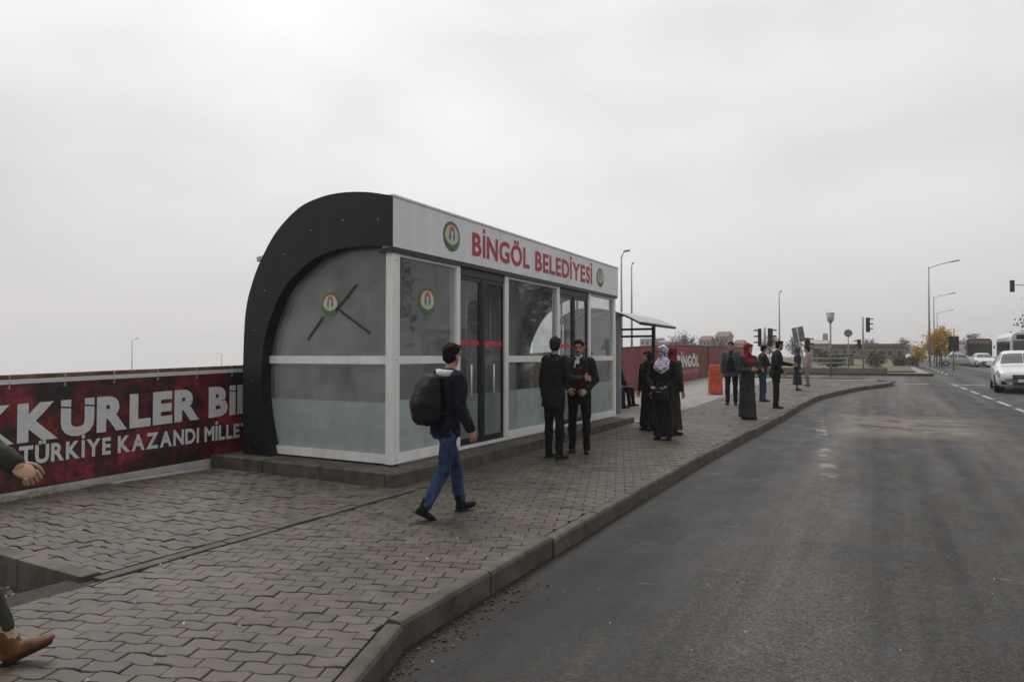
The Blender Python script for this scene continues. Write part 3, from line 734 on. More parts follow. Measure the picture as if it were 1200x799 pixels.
# far banners
M_ban2 = mat('banner_bright_red', (.29, .028, .032), .5, .3, 1.6, col2=(.075, .012, .014))
bf = strip('banner', 19.0, 33.9, lambda y: fbot(y) + .02, lambda y: ftop(y) - .05, XF, M_ban2, None, 30)
tag(bf, 'red banner with white town name, beyond the open shelter near the orange barrier', 'banner', 'red banners on the hoarding')
xs3, tw3 = layout('BİNGÖL', .05, .08, .3); k3 = 3.9/tw3
letters('BİNGÖL', .05, .08, .3, lambda x, z: (XF + .012, 29.4 + x*k3, 1.0 + z*.68), M_bwhite, bf)
strip('slogan_line', 29.5, 33.2, lambda y: .62 + .02*(y-29), lambda y: .80 + .02*(y-29), XF + .010, mat('banner_pink', (.42, .22, .22), .6, .5, 9, col2=(.16, .02, .02)), bf, 10)
bg = strip('banner', 35.4, 45.8, lambda y: fbot(y) + .35, lambda y: ftop(y) - .05, XF, M_ban2, None, 30)
tag(bg, 'red banner farthest along the hoarding, behind the orange barrier', 'banner', 'red banners on the hoarding')
letters('BİNGÖL', .05, .08, .3, lambda x, z: (XF + .012, 38.6 + x*k3*1.2, 1.15 + z*.62), M_bwhite, bg)

# ------------------------------------------------------------------ people
def unit(v): v = np.array(v, float); return v/np.linalg.norm(v)
def p_cap(p0, r0, p1, r1, n=12, flat=None):
    """Tapered capsule between two points."""
    p0, p1 = np.array(p0, float), np.array(p1, float); d = unit(p1-p0)
    u = np.cross(d, (0, 0, 1) if abs(d[2]) < .9 else (0, 1, 0)); u = unit(u); w = np.cross(d, u)
    rings = []
    for a in (-80, -50, -20, 0): rings.append((p0 + d*r0*math.sin(R(a)), r0*math.cos(R(a))))
    for a in (0, 20, 50, 80): rings.append((p1 + d*r1*math.sin(R(a)), r1*math.cos(R(a))))
    v = [c + r*(math.cos(t)*u + math.sin(t)*w) for c, r in rings for t in np.arange(n)*2*math.pi/n]; k = len(rings)
    f = [(i*n+j, i*n+(j+1) % n, (i+1)*n+(j+1) % n, (i+1)*n+j) for i in range(k-1) for j in range(n)] + [tuple(range(n))[::-1], tuple((k-1)*n+j for j in range(n))]
    return v, f
def p_ell(c, r, M=None, n=14, m=10):
    M = np.eye(3) if M is None else M; c = np.array(c, float)
    v = [c + M @ (np.array((math.cos(b)*math.cos(a), math.cos(b)*math.sin(a), math.sin(b)))*np.array(r)) for b in np.linspace(R(-88), R(88), m) for a in np.arange(n)*2*math.pi/n]
    f = [(i*n+j, i*n+(j+1) % n, (i+1)*n+(j+1) % n, (i+1)*n+j) for i in range(m-1) for j in range(n)] + [tuple(range(n))[::-1], tuple((m-1)*n+j for j in range(n))]
    return v, f
def p_loft(rings, n=20):
    """rings of (centre, right, forward, rx, ry[, folds amplitude, phase])."""
    v = []
    for q in rings:
        c, ux, uy, rx, ry = q[:5]; am, ph = (q[5], q[6]) if len(q) > 5 else (0, 0)
        for t in np.arange(n)*2*math.pi/n:
            ct, s_ = math.cos(t), math.sin(t); e = .82
            k = 1 + am*(math.sin(9*t + ph) + .6*math.sin(14*t + 2*ph))
            v.append(np.array(c) + np.array(ux)*rx*k*math.copysign(abs(ct)**e, ct) + np.array(uy)*ry*k*math.copysign(abs(s_)**e, s_))
    k = len(rings)
    f = [(i*n+j, i*n+(j+1) % n, (i+1)*n+(j+1) % n, (i+1)*n+j) for i in range(k-1) for j in range(n)] + [tuple(range(n))[::-1], tuple((k-1)*n+j for j in range(n))]
    return v, f
def fuse(prims, voxel, it=4, fold=0., fs=9., extra=None):
    """Joins the solids into one continuous skin (voxel remesh), smooths it and adds cloth folds."""
    b = MB()
    for v, f in prims: b.add(v, f)
    me = b.me('fuse'); o = bpy.data.objects.new('fuse', me); COL.objects.link(o)
    r = o.modifiers.new('r', 'REMESH'); r.mode = 'VOXEL'; r.voxel_size = voxel; r.use_smooth_shade = True
    if it: s = o.modifiers.new('s', 'SMOOTH'); s.iterations = it; s.factor = .5
    bpy.context.view_layer.update()
    m2 = bpy.data.meshes.new_from_object(o.evaluated_get(bpy.context.evaluated_depsgraph_get()))
    bpy.data.objects.remove(o); bpy.data.meshes.remove(me); m2.materials.clear()
    nv = len(m2.vertices); co = np.empty(nv*3); m2.vertices.foreach_get('co', co); co = co.reshape(-1, 3)
    if fold:
        no = np.array([v.normal[:] for v in m2.vertices])
        d = np.array([mnoise.noise(Vector((p[0]*fs, p[1]*fs, p[2]*fs*.55))) + .5*mnoise.noise(Vector((p[0]*fs*2.3, p[1]*fs*2.3, p[2]*fs*1.2 + 7))) for p in co])
        co = co + no*(d*fold)[:, None]
    f = [tuple(p.vertices) for p in m2.polygons]
    bpy.data.meshes.remove(m2)
    me = bpy.data.meshes.new('part')
    if extra is not None:
        k = len(co); co = np.vstack([co, np.array(extra.v)]); f = f + [tuple(i+k for i in q) for q in extra.f]
    me.from_pydata(co.tolist(), [], f); me.shade_smooth(); me.update(); return me

SK = [mat('skin_a', (.40, .23, .155), .55, .10, 12), mat('skin_b', (.36, .20, .13), .55, .1, 12)]
M_hair = mat('dark_hair', (.008, .007, .006), .75, .2, 40, .3, 160, spec=.15)
M_hairg = mat('greying_hair', (.030, .028, .027), .75, .25, 40, .3, 160, spec=.15)
M_eye = mat('eye', (.02, .015, .012), .2, .05); M_lip = mat('lip', (.25, .10, .08), .5, .05)
def cloth(name, c, var=.2, sc=9., rough=.85, c2=None): return mat('cloth_' + name, c, rough, var, sc, .25, 220, spec=.25, col2=c2)

def hand(b, wrist, d, palm, side, s, curl):
    """Palm, four unequal fingers bent at the knuckles and a thumb off the side of the palm."""
    d, palm = unit(d), unit(palm); palm = unit(palm - d*(palm @ d)); x = np.cross(d, palm)*side       # x points to the thumb side
    M = np.stack([x, palm, d], axis=1)
    b.add(*p_ell(wrist + d*.048*s, np.array((.040, .016, .055))*s, M))
    b.add(*p_cap(wrist - d*.02*s, .024*s, wrist + d*.02*s, .027*s))
    for i, (off, L) in enumerate(((.029, .072), (.010, .082), (-.010, .076), (-.028, .058))):
        a = wrist + d*.088*s + x*off*s; c = curl*(1 + .12*i); p = a
        for j, fr in enumerate((.45, .32, .23)):
            ang = c*(j*.9 + .5); dd = d*math.cos(ang) + palm*math.sin(ang); q = p + dd*L*fr*s
            b.add(*p_cap(p, (.0092 - .0012*j)*s, q, (.0084 - .0012*j)*s, 8)); p = q
    p = wrist + d*.030*s + x*.030*s
    for j, (L, tw) in enumerate(((.038, .8), (.030, .35), (.024, .05))):
        dd = unit(d*.8 + x*tw + palm*(.35 + .2*j)); q = p + dd*L*s; b.add(*p_cap(p, (.0125 - .0015*j)*s, q, (.011 - .0015*j)*s, 8)); p = q

def person(label, loc, rz, H, A=None, top=None, legs=None, shoe=None, skin=0, hair='short', hairm=None, scarf=None, long_coat=None, build=1., group='people waiting at the bus stop', vox=.014, pose=None, shirt=None, vest=None, extra_fn=None, hem=.80, cuff=.03, boot=1.):
    """Local frame: x right, y forward, z up. pose gives unit directions of the limb segments."""
    s = H/1.75; P = dict(lean=.03, head=(0, 0), ua_l=(-.12, .02, -1), fa_l=(-.03, .22, -1), ua_r=(.12, .02, -1), fa_r=(.03, .22, -1),
                         th_l=(-.03, .02, -1), sh_l=(0, -.03, -1), th_r=(.03, .02, -1), sh_r=(0, -.03, -1), ft_l=(-.15, 1, 0), ft_r=(.15, 1, 0), palm_l=(1, 0, 0), palm_r=(-1, 0, 0), curl=.35)
    P.update(pose or {})
    for k in P:
        if k[:3] in ('ua_', 'fa_', 'th_', 'sh_', 'ft_'): P[k] = unit(P[k])
    J = {}; X = np.array((1., 0, 0)); bw = build
    hip = np.array((0, 0, 0.)); d = np.array((0, math.sin(P['lean']), math.cos(P['lean']))); Fw = np.array((0, math.cos(P['lean']), -math.sin(P['lean'])))
    for q, sg in (('l', -1), ('r', 1)):
        J['hip'+q] = hip + X*.092*sg*s; J['kn'+q] = J['hip'+q] + P['th_'+q]*.435*s; J['an'+q] = J['kn'+q] + P['sh_'+q]*.415*s
        J['sho'+q] = hip + d*.50*s + X*.183*sg*s*bw; J['el'+q] = J['sho'+q] + P['ua_'+q]*.295*s; J['wr'+q] = J['el'+q] + P['fa_'+q]*.255*s
    def footlow(q):
        a = J['an'+q]; fd = P['ft_'+q]; return min(a[2] - .072*s*abs(math.cos(math.asin(np.clip(fd[2], -1, 1)))), (a + fd*.15*s)[2] - .045*s, (a - fd*.05*s)[2] - .06*s)
    low = min(footlow('l'), footlow('r'))
    sh = np.array((0, 0, -low)); hip = hip + sh
    for k in J: J[k] = J[k] + sh
    root = empty('person', loc, rz); tag(root, label, 'person', group)
    nb = hip + d*.555*s
    yaw, nod = P['head']
    hz = np.array((0, math.sin(P['lean']*.4 + nod), math.cos(P['lean']*.4 + nod))); hf = np.array((math.sin(yaw), math.cos(yaw), 0)); hf = unit(hf - hz*(hf @ hz)); hx = np.cross(hf, hz)
    HM = np.stack([hx, hf, hz], axis=1)
    hc = nb + hz*.155*s + hf*.022*s
    def hp(x, y, z): return hc + HM @ (np.array((x, y, z))*s)
    def tor(z, rx, ry, fy=0., g=0.): return (hip + d*z*s + Fw*fy*s, X, Fw, (rx+g)*s*bw, (ry+g)*s*bw)
    T = [(-.10, .150, .100, -.01), (0, .165, .112, -.012), (.10, .150, .104, .0), (.20, .145, .102, .005), (.32, .165, .112, .005), (.42, .178, .108, -.004), (.49, .160, .088, -.01), (.53, .095, .066, -.008), (.555, .060, .058, -.004)]
    # body: one continuous skin
    sm = SK[skin]
    pr = [p_loft([tor(z, a - .012, b_ - .012, c) for z, a, b_, c in T]), p_cap(nb - d*.03*s, .056*s, nb + hz*.07*s + hf*.006*s, .052*s),
          p_ell(hp(0, -.008, .035), np.array((.074, .094, .086))*s, HM), p_ell(hp(0, .012, -.035), np.array((.060, .072, .075))*s, HM), p_ell(hp(0, .055, -.088), np.array((.030, .026, .022))*s, HM),
          p_cap(hp(0, .083, .012), .008*s, hp(0, .102, -.026), .0135*s, 8), p_ell(hp(0, .083, -.030), np.array((.018, .016, .010))*s, HM),
          p_ell(hp(-.032, .076, .028), np.array((.026, .012, .010))*s, HM), p_ell(hp(.032, .076, .028), np.array((.026, .012, .010))*s, HM), p_ell(hp(0, .076, -.060), np.array((.026, .014, .010))*s, HM)]
    for sg in (-1, 1): pr.append(p_ell(hp(sg*.077, -.008, -.008), np.array((.010, .020, .032))*s, HM))
    for q in 'lr':
        pr += [p_cap(J['hip'+q], .072*s, J['kn'+q], .050*s), p_cap(J['kn'+q], .050*s, J['an'+q], .034*s), p_cap(J['sho'+q], .045*s, J['el'+q], .036*s), p_cap(J['el'+q], .036*s, J['wr'+q], .026*s)]
    hb = MB()
    for q, sg in (('l', -1), ('r', 1)): hand(hb, J['wr'+q], P['fa_'+q], P['palm_'+q], -1 if q == 'l' else 1, s, P['curl'])
    link('body', fuse(pr, min(vox, .012)*s, 2, extra=hb), sm, root)
    for sg in (-1, 1):
        MB().add(*p_ell(hp(sg*.032, .0835, .010), np.array((.013, .008, .0065))*s, HM, 10, 6)).o('eye', M_eye, root, True)
        MB().add(*p_ell(hp(sg*.033, .086, .030), np.array((.021, .006, .0055))*s, HM, 10, 6)).o('eyebrow', hairm or M_hair, root, True)
    MB().add(*p_ell(hp(0, .0865, -.061), np.array((.023, .006, .007))*s, HM, 10, 6)).o('mouth', M_lip, root, True)
    # hair or headscarf
    if scarf is None:
        hm = hairm or M_hair
        pr = [p_ell(hp(0, -.018, .046), np.array((.083, .097, .088))*s, HM), p_ell(hp(0, -.050, -.012), np.array((.074, .058, .072))*s, HM), p_ell(hp(0, .040, .098), np.array((.060, .045, .028))*s, HM)]
        link('hair', fuse(pr, .008*s, 1, .011*s, 42), hm, root)
        if hair == 'moustache': MB().add(*p_ell(hp(0, .094, -.047), np.array((.030, .010, .009))*s, HM, 10, 6)).o('moustache', hm, root, True)
        if hair == 'beard': link('beard', fuse([p_ell(hp(0, .030, -.075), np.array((.060, .062, .045))*s, HM)], .01*s, 2, .004*s, 34), hm, root)
    else:
        pr = [p_ell(hp(0, -.030, .035), np.array((.098, .108, .110))*s, HM), p_ell(hp(0, -.020, -.06), np.array((.088, .085, .085))*s, HM), p_ell(hp(0, .012, .088), np.array((.086, .088, .040))*s, HM),
              p_loft([(nb + hz*.085*s - hf*.004*s, X, Fw, .078*s, .080*s), (nb + hz*.03*s, X, Fw, .095*s, .095*s), (nb - d*.045*s, X, Fw, .165*s, .118*s, .03, 1), (nb - d*.13*s + Fw*.02*s, X, Fw, .175*s, .135*s, .04, 2), (nb - d*.20*s + Fw*.03*s, X, Fw, .135*s, .125*s, .04, 2)])]
        # a dipping fold over the chest
        pr.append(p_ell(nb - d*.20*s + Fw*.085*s, np.array((.10, .055, .13))*s))
        link('headscarf', fuse(pr, .012*s, 3, .010*s, 13), scarf, root)
    # upper garment
    def sleeves(g, cuff=1.0):
        o = []
        for q in 'lr':
            w = J['el'+q] + (J['wr'+q] - J['el'+q])*.97
            o += [p_ell(J['sho'+q] - d*.015*s, np.array((.072, .070, .066))*s*(.76 + g*4)), p_cap(J['sho'+q], (.055+g)*s*bw, J['el'+q], (.046+g)*s*bw), p_cap(J['el'+q], (.046+g)*s*bw, w, (.034+g)*s)]
        return o
    if top is not None:
        Z0 = (hem*1.75 - .92)/1.0 if False else hem - .92
        rows = [tor(Z0, .178, .128, -.005, .004), tor(min(Z0+.06, -.02), .180, .128, -.008)] + [tor(z, a, b_, c, .020) for z, a, b_, c in T[1:]]
        rows = rows[:-1] + [tor(.545, .068, .064, -.006)]
        link('jacket', fuse([p_loft(rows, 26)] + sleeves(.012), vox*s, 3, .017*s, 12), top, root)
        # collar
        cr = []
        for t in np.linspace(R(-250), R(70), 15):
            cr.append(nb + d*.012*s + X*math.cos(t)*.066*s + Fw*(math.sin(t)*.062 + .0)*s - d*(.03*max(0, math.sin(t)))*s)
        tube('collar', top, root, cr, .016*s, 8)
    if shirt is not None:
        link('shirt', fuse([p_loft([tor(.30, .055, .012, .120), tor(.42, .060, .014, .112), tor(.50, .05, .02, .080), tor(.545, .062, .062, .002)], 14), p_cap(nb - d*.02*s, .063*s, nb + d*.022*s, .060*s)], .010*s, 1), shirt, root)
    if vest is not None:
        link('vest', fuse([p_loft([tor(.00, .112, .034, .112), tor(.15, .118, .034, .112), tor(.30, .095, .030, .118), tor(.42, .05, .012, .119)], 16)], .012*s, 1, .004*s, 12), vest, root)
    # lower garment
    if legs is not None and long_coat is None:
        pr = [p_loft([tor(z, a, b_, c, .006) for z, a, b_, c in ((-.13, .13, .10, -.01), (-.08, .160, .112, -.01), (0, .170, .118, -.01), (.09, .155, .110, 0))])]
        for q in 'lr':
            e = J['an'+q] + (J['kn'+q]-J['an'+q])*cuff
            pr += [p_cap(J['hip'+q] - np.array((0, 0, .02*s)), .092*s*bw, J['kn'+q], .068*s), p_cap(J['kn'+q], .068*s, e, .056*s)]
        link('trousers', fuse(pr, vox*s, 2, .015*s, 13), legs, root)
    if long_coat is not None:
        z0 = long_coat.get('hem', .10)*s; m = long_coat['mat']; Z = hip[2]; rows = []
        for fr, rx, ry, am in ((0, .20, .19, .035), (.25, .19, .175, .030), (.55, .185, .150, .02), (.85, .185, .132, .01)):
            rows.append((np.array((hip[0], hip[1] + long_coat.get('sway', .0)*(1-fr)*s, z0 + (Z - z0)*fr)), X, np.array((0, 1, 0)), rx*s*bw*long_coat.get('w', 1), ry*s*bw*long_coat.get('w', 1), am, 1.3))
        rows += [tor(z, a, b_, c, .022) for z, a, b_, c in T[1:-1]] + [tor(.548, .070, .066, -.006)]
        pr = [p_loft(rows, 48)]
        if top is None: pr += sleeves(.014)
        link('long_coat' if top is None else 'skirt', fuse(pr, vox*.85*s, 2, .014*s, 10), m, root)
    # shoes
    for q in 'lr':
        a = J['an'+q]; fd = P['ft_'+q]; up_ = unit(np.array((0, 0, 1.)) - fd*fd[2]); sx_ = np.cross(fd, up_); M = np.stack([sx_, fd, up_], axis=1)
        def fp(x, y, z): return a + M @ (np.array((x, y, z))*s)
        pr = [p_ell(fp(0, -.02, -.035), np.array((.036, .050, .038))*s, M), p_ell(fp(0, .05, -.038), np.array((.040, .075, .034))*s, M), p_ell(fp(0, .115, -.046), np.array((.043, .070, .026))*s, M), p_cap(fp(0, -.012, .02 + .06*(boot > 1)), .042*s*boot, fp(0, .0, -.03), .044*s*boot)]
        me = fuse(pr, .009*s, 2)
        for v in me.vertices:                                  # flat sole
            l = M.T @ (np.array(v.co[:]) - a)
            if l[2] < -.066*s: l[2] = -.066*s; v.co = (a + M @ l).tolist()
        o = link('shoe', me, shoe or cloth('shoe_black', (.012, .011, .011), .2, 9, .45), root)
        MB().add(*p_loft([(fp(0, .035, -.0735), M[:, 0], M[:, 1], .041*s, .125*s), (fp(0, .035, -.060), M[:, 0], M[:, 1], .042*s, .127*s)], 18)).o('sole', cloth('sole', (.02, .018, .016)), o, True)
    if extra_fn: extra_fn(root, J, P, s, dict(d=d, X=X, Fw=Fw, hip=hip, nb=nb, hp=hp, tor=tor))
    return root

C_navy = cloth('navy', (.010, .012, .022)); C_black = cloth('black', (.009, .009, .010)); C_suit = cloth('charcoal_suit', (.016, .016, .018), c2=(.010, .010, .011))
C_jean = cloth('blue_jeans', (.032, .056, .125), .3, 14); weather(C_jean, (7, 7, 3), .62, 1.45); C_grey = cloth('grey_marl', (.075, .077, .082)); C_dgrey = cloth('dark_grey', (.035, .036, .037))
C_olive = cloth('olive_wool', (.036, .034, .024)); C_white = cloth('white_cotton', (.62, .60, .60), .08); C_wine = cloth('wine_knit', (.060, .008, .012), .2, 30)
C_redscarf = cloth('red_scarf', (.20, .018, .030), .3, 12); C_bluescarf = cloth('slate_blue_scarf', (.035, .055, .12), .3, 12); C_pink = cloth('pale_pink', (.38, .29, .28), .15); C_brownleather = cloth('tan_leather', (.13, .052, .020), .3, 12, .5)
C_green = cloth('dark_green', (.022, .030, .026)); C_sock = cloth('beige_sock', (.42, .30, .19), .15, 30)
def floral():
    m = bpy.data.materials.new('cloth_floral'); m.use_nodes = True; t = m.node_tree; n = t.nodes; L = t.links; p = n['Principled BSDF']; p.inputs['Roughness'].default_value = .7
    tc = n.new('ShaderNodeTexCoord'); a = n.new('ShaderNodeTexNoise'); a.inputs['Scale'].default_value = 16; a.inputs['Detail'].default_value = 1; L.new(tc.outputs['Object'], a.inputs['Vector'])
    r = n.new('ShaderNodeValToRGB'); r.color_ramp.interpolation = 'CONSTANT'; e = r.color_ramp.elements
    e[0].position = 0; e[0].color = (.05, .09, .36, 1); e[1].position = .44; e[1].color = (.66, .64, .64, 1)
    for q, c in ((.54, (.06, .10, .38, 1)), (.57, (.66, .64, .64, 1)), (.63, (.34, .03, .05, 1))): x = e.new(q); x.color = c
    L.new(a.outputs['Fac'], r.inputs[0]); L.new(r.outputs[0], p.inputs['Base Color']); return m
C_floral = floral()

# pupil with a backpack, walking along the pavement
def pack(root, J, P, s, k):
    c = k['hip'] + k['d']*.285*s - k['Fw']*.225*s; X, F, d = k['X'], k['Fw'], k['d']; M_ = cloth('backpack_nylon', (.008, .008, .009), .2, 14, .6)
    o = link('backpack', fuse([p_loft([(c - d*.28*s, X, F, .13*s, .08*s), (c - d*.235*s, X, F, .18*s, .13*s), (c - d*.06*s - F*.01*s, X, F, .19*s, .15*s), (c + d*.10*s, X, F, .17*s, .12*s), (c + d*.20*s + F*.02*s, X, F, .125*s, .08*s), (c + d*.235*s + F*.03*s, X, F, .07*s, .045*s)], 22),
                                 p_ell(c - d*.10*s - F*.10*s, np.array((.13, .06, .11))*s)], .012*s, 2, .010*s, 13), M_, root)
    for sg in (-1, 1):
        pts = [c + X*sg*.10*s + d*.17*s + F*.09*s, k['hip'] + d*.535*s + X*sg*.105*s - F*.03*s, k['hip'] + d*.51*s + X*sg*.12*s + F*.10*s, k['hip'] + d*.34*s + X*sg*.135*s + F*.135*s, k['hip'] + d*.17*s + X*sg*.155*s + F*.05*s, c + X*sg*.14*s - d*.17*s + F*.05*s]
        tube('strap', M_, o, catmull(pts, 5), .014*s, 6)
    tube('haul_loop', M_, o, catmull([c + d*.21*s + X*.03*s + F*.06*s, c + d*.27*s + F*.06*s, c + d*.21*s - X*.03*s + F*.06*s], 5), .007*s, 6)
    for zz, rr_ in ((.02, .168), (-.13, .178)):
        tube('zip', mat('zip_grey', (.05, .05, .052), .5, .1), o, catmull([c + d*(zz - .02)*s + X*math.cos(a)*rr_*s + F*math.sin(a)*(rr_ - .035)*s + d*.03*math.sin(-a)*s for a in np.linspace(R(-172), R(-8), 9)], 3), .0055*s, 5)
    MB().obox(c - d*.02*s - F*.142*s + X*.03*s, X*.022*s, d*.006*s, F*.004*s).o('reflective_tab', mat('reflective', (.6, .6, .6), .3, .05), o)
    # pale hood lining lying on the shoulders
    nb = k['nb']; link('hood', fuse([p_cap(nb - d*.030*s + X*(.125*math.cos(a))*s + F*(.095*math.sin(a) - .03)*s, .042*s, nb - d*.030*s + X*(.125*math.cos(a+.5))*s + F*(.095*math.sin(a+.5) - .03)*s, .042*s) for a in np.linspace(R(-215), R(5), 7)], .012*s, 2, .008*s, 20), cloth('hood_lining', (.58, .58, .62), .12), root)
person('boy in navy jacket and blue jeans walking with black backpack', (-3.585, 5.255, 0), R(-30), 1.60, top=C_navy, legs=C_jean, shoe=C_black, cuff=.10, boot=1.15, vox=.011, hem=.82, extra_fn=pack, group='people on the pavement',
       pose=dict(lean=.07, head=(R(-25), .05), th_l=(-.02, .38, -1), sh_l=(0, .16, -1), ft_l=(-.05, 1, .16), th_r=(.02, -.16, -1), sh_r=(0, -.62, -1), ft_r=(.05, .85, -.48), ua_l=(-.12, .1, -1), fa_l=(-.02, .4, -1), ua_r=(.16, .06, -1), fa_r=(.05, .42, -1), curl=.7))
# two men talking by the second door
person('man in black suit with greying hair, back turned, talking at station doors', (-4.22, 8.93, 0), R(-18), 1.74, top=C_suit, legs=C_black, hairm=M_hairg, hem=.74, vox=.012, group='people on the pavement', skin=1,
       pose=dict(head=(R(-38), .03), ua_r=(.22, .12, -1), fa_r=(.25, .95, .05), ua_l=(-.16, -.03, -1), fa_l=(-.03, .10, -1), curl=.5))
person('moustached man in open black suit, wine vest and white shirt facing camera', (-4.11, 9.60, 0), R(192), 1.71, top=C_suit, legs=C_black, hair='moustache', shirt=C_white, vest=C_wine, hem=.76, vox=.012, group='people on the pavement',
       pose=dict(lean=.06, head=(R(-8), .08), ua_r=(.30, .02, -1), fa_r=(-.45, .55, -.45), ua_l=(-.30, .02, -1), fa_l=(.42, .60, -.52), th_l=(-.05, .04, -1), th_r=(.05, -.02, -1), palm_r=(0, -1, 0), palm_l=(0, -1, 0), curl=.8))
# women in front of the open shelter
def bag(root, J, P, s, k):
    c = (J['wrl'] + J['wrr'])/2 + np.array((-.02, .05, -.13))*s; M_ = cloth('handbag', (.010, .010, .011), .2, 12, .4)
    o = link('handbag', fuse([p_loft([(c + np.array((0, 0, -.12))*s, (1, 0, 0), (0, 1, 0), .17*s, .055*s), (c, (1, 0, 0), (0, 1, 0), .165*s, .06*s), (c + np.array((0, 0, .10))*s, (1, 0, 0), (0, 1, 0), .145*s, .04*s)], 18)], .012*s, 2), M_, root)
    for y in (-.03, .03): tube('bag_handle', M_, o, catmull([c + np.array((-.08, y, .09))*s, c + np.array((-.05, y, .17))*s, c + np.array((.05, y, .17))*s, c + np.array((.08, y, .09))*s], 5), .007*s, 6)
    MB().obox(c + np.array((0, .060, .03))*s, (.05*s, 0, 0), (0, .004, 0), (0, 0, .008*s)).o('bag_clasp', mat('bag_clasp', (.35, .35, .36), .3, .05, metal=.7), o)
person('woman in white, blue and red floral headscarf holding black handbag', (-3.43, 11.72, G(11.7)), R(178), 1.63, scarf=C_floral, long_coat=dict(mat=C_black, hem=.07, w=.92), shoe=C_black, extra_fn=bag,
       pose=dict(head=(R(20), 0), ua_l=(-.25, .05, -1), fa_l=(.55, .75, -.55), ua_r=(.25, .05, -1), fa_r=(-.5, .75, -.55), palm_l=(0, 0, 1), palm_r=(0, 0, 1), curl=.8))
person('woman in red headscarf and olive coat behind the floral headscarf', (-3.50, 12.50, G(12.5)), R(-35), 1.61, scarf=C_redscarf, long_coat=dict(mat=C_olive, hem=.10, w=.95), shoe=C_black, pose=dict(head=(R(-20), 0)))
person('woman wholly in black standing left of the floral headscarf', (-4.10, 13.0, G(13)), R(150), 1.53, scarf=C_black, long_coat=dict(mat=C_black, hem=.08, w=.95), shoe=C_black)
# seated women in the open shelter
SITP = dict(lean=.10, th_l=(-.10, 1, -.05), sh_l=(0, .12, -1), th_r=(.10, 1, -.05), sh_r=(0, .10, -1), ua_l=(-.1, .25, -1), fa_l=(.35, .9, -.3), ua_r=(.1, .25, -1), fa_r=(-.35, .9, -.3))
person('seated woman in black headscarf and indigo skirt on shelter bench', (-6.62, 17.35, G(17.3)), R(-90), 1.58, scarf=C_black, top=C_black, legs=cloth('indigo_skirt', (.04, .035, .14), .4, 20), pose=SITP, group='people seated in the open shelter')
person('seated woman all in black at far end of shelter bench', (-6.62, 18.1, G(18.1)), R(-95), 1.60, scarf=C_black, top=C_black, legs=C_black, pose=SITP, group='people seated in the open shelter')
# group by the kerb
person('man in open grey jacket standing left of the long grey dress', (-3.82, 19.65, G(19.6)), R(185), 1.74, top=C_grey, legs=C_black, vest=C_black, shirt=C_black, hem=.78, pose=dict(head=(R(10), .05), ua_l=(-.2, .1, -1), ua_r=(.2, .1, -1)))
person('woman in red headscarf and long grey dress at the kerb', (-2.76, 15.95, G(15.95)), R(-130), 1.68, scarf=C_redscarf, long_coat=dict(mat=C_dgrey, hem=.04, w=.98), shoe=C_black, pose=dict(head=(R(-10), .08), ua_r=(.15, .2, -1), fa_r=(-.3, 1, .05), ua_l=(-.15, .2, -1), fa_l=(.3, 1, .0)))
person('man in dark green jacket and blue jeans behind the grey dress', (-3.22, 21.1, G(21.1)), R(-60), 1.64, top=C_green, legs=C_jean, shoe=cloth('brown_shoe', (.06, .03, .02)), pose=dict(head=(R(-20), .1), ua_r=(.1, .3, -1), fa_r=(0, 1, -.1)))
person('man in black jacket holding out an arm near the kerb', (-2.57, 19.0, G(19.0)), R(-75), 1.76, top=C_black, legs=C_black, hair='beard', hem=.80, build=1.06, pose=dict(head=(R(-15), .12), lean=.10, ua_l=(-.25, .5, -1), fa_l=(.1, 1, -.15), ua_r=(.3, -.25, -1), fa_r=(-.1, .45, -.6)))
person('woman in slate blue headscarf and long grey coat past the kerb group', (-2.84, 26.4, G(26.4)), R(-80), 1.52, scarf=C_bluescarf, long_coat=dict(mat=C_dgrey, hem=.22, w=.95), shoe=cloth('brown_shoe', (.06, .03, .02)))
person('person in pale pink top and grey trousers farthest along the pavement', (-2.75, 29.2, G(29.2)), R(100), 1.52, top=C_pink, legs=cloth('light_grey', (.25, .25, .26)), shoe=C_dgrey)
# passer-by entering at the left edge
def sock(root, J, P, s, k):
    for q in 'l': link('sock', fuse([p_cap(J['an'+q] + (J['kn'+q]-J['an'+q])*.02, .042*s, J['an'+q] + (J['kn'+q]-J['an'+q])*.28, .046*s)], .008, 1, .004, 40), C_sock, root)
person('passer-by in dark olive jacket and brown leather shoes at left edge', (-3.83, 1.49, 0), R(-50), 1.72, top=cloth('dark_olive', (.040, .044, .030)), legs=cloth('dark_olive', (.04, .044, .03)), shoe=C_brownleather, cuff=.26, boot=1.12, vox=.011, hem=.80, extra_fn=sock, group='people on the pavement',
       pose=dict(lean=.05, th_l=(-.02, .26, -1), sh_l=(0, .42, -1), ft_l=(-.05, 1, .42), th_r=(.02, -.25, -1), sh_r=(0, -.55, -1), ft_r=(.05, .9, -.4), ua_r=(.10, .86, -1), fa_r=(.05, .80, -.62), palm_r=(-.6, 0, -1), ua_l=(-.14, -.25, -1), fa_l=(0, .1, -1), curl=1.25))

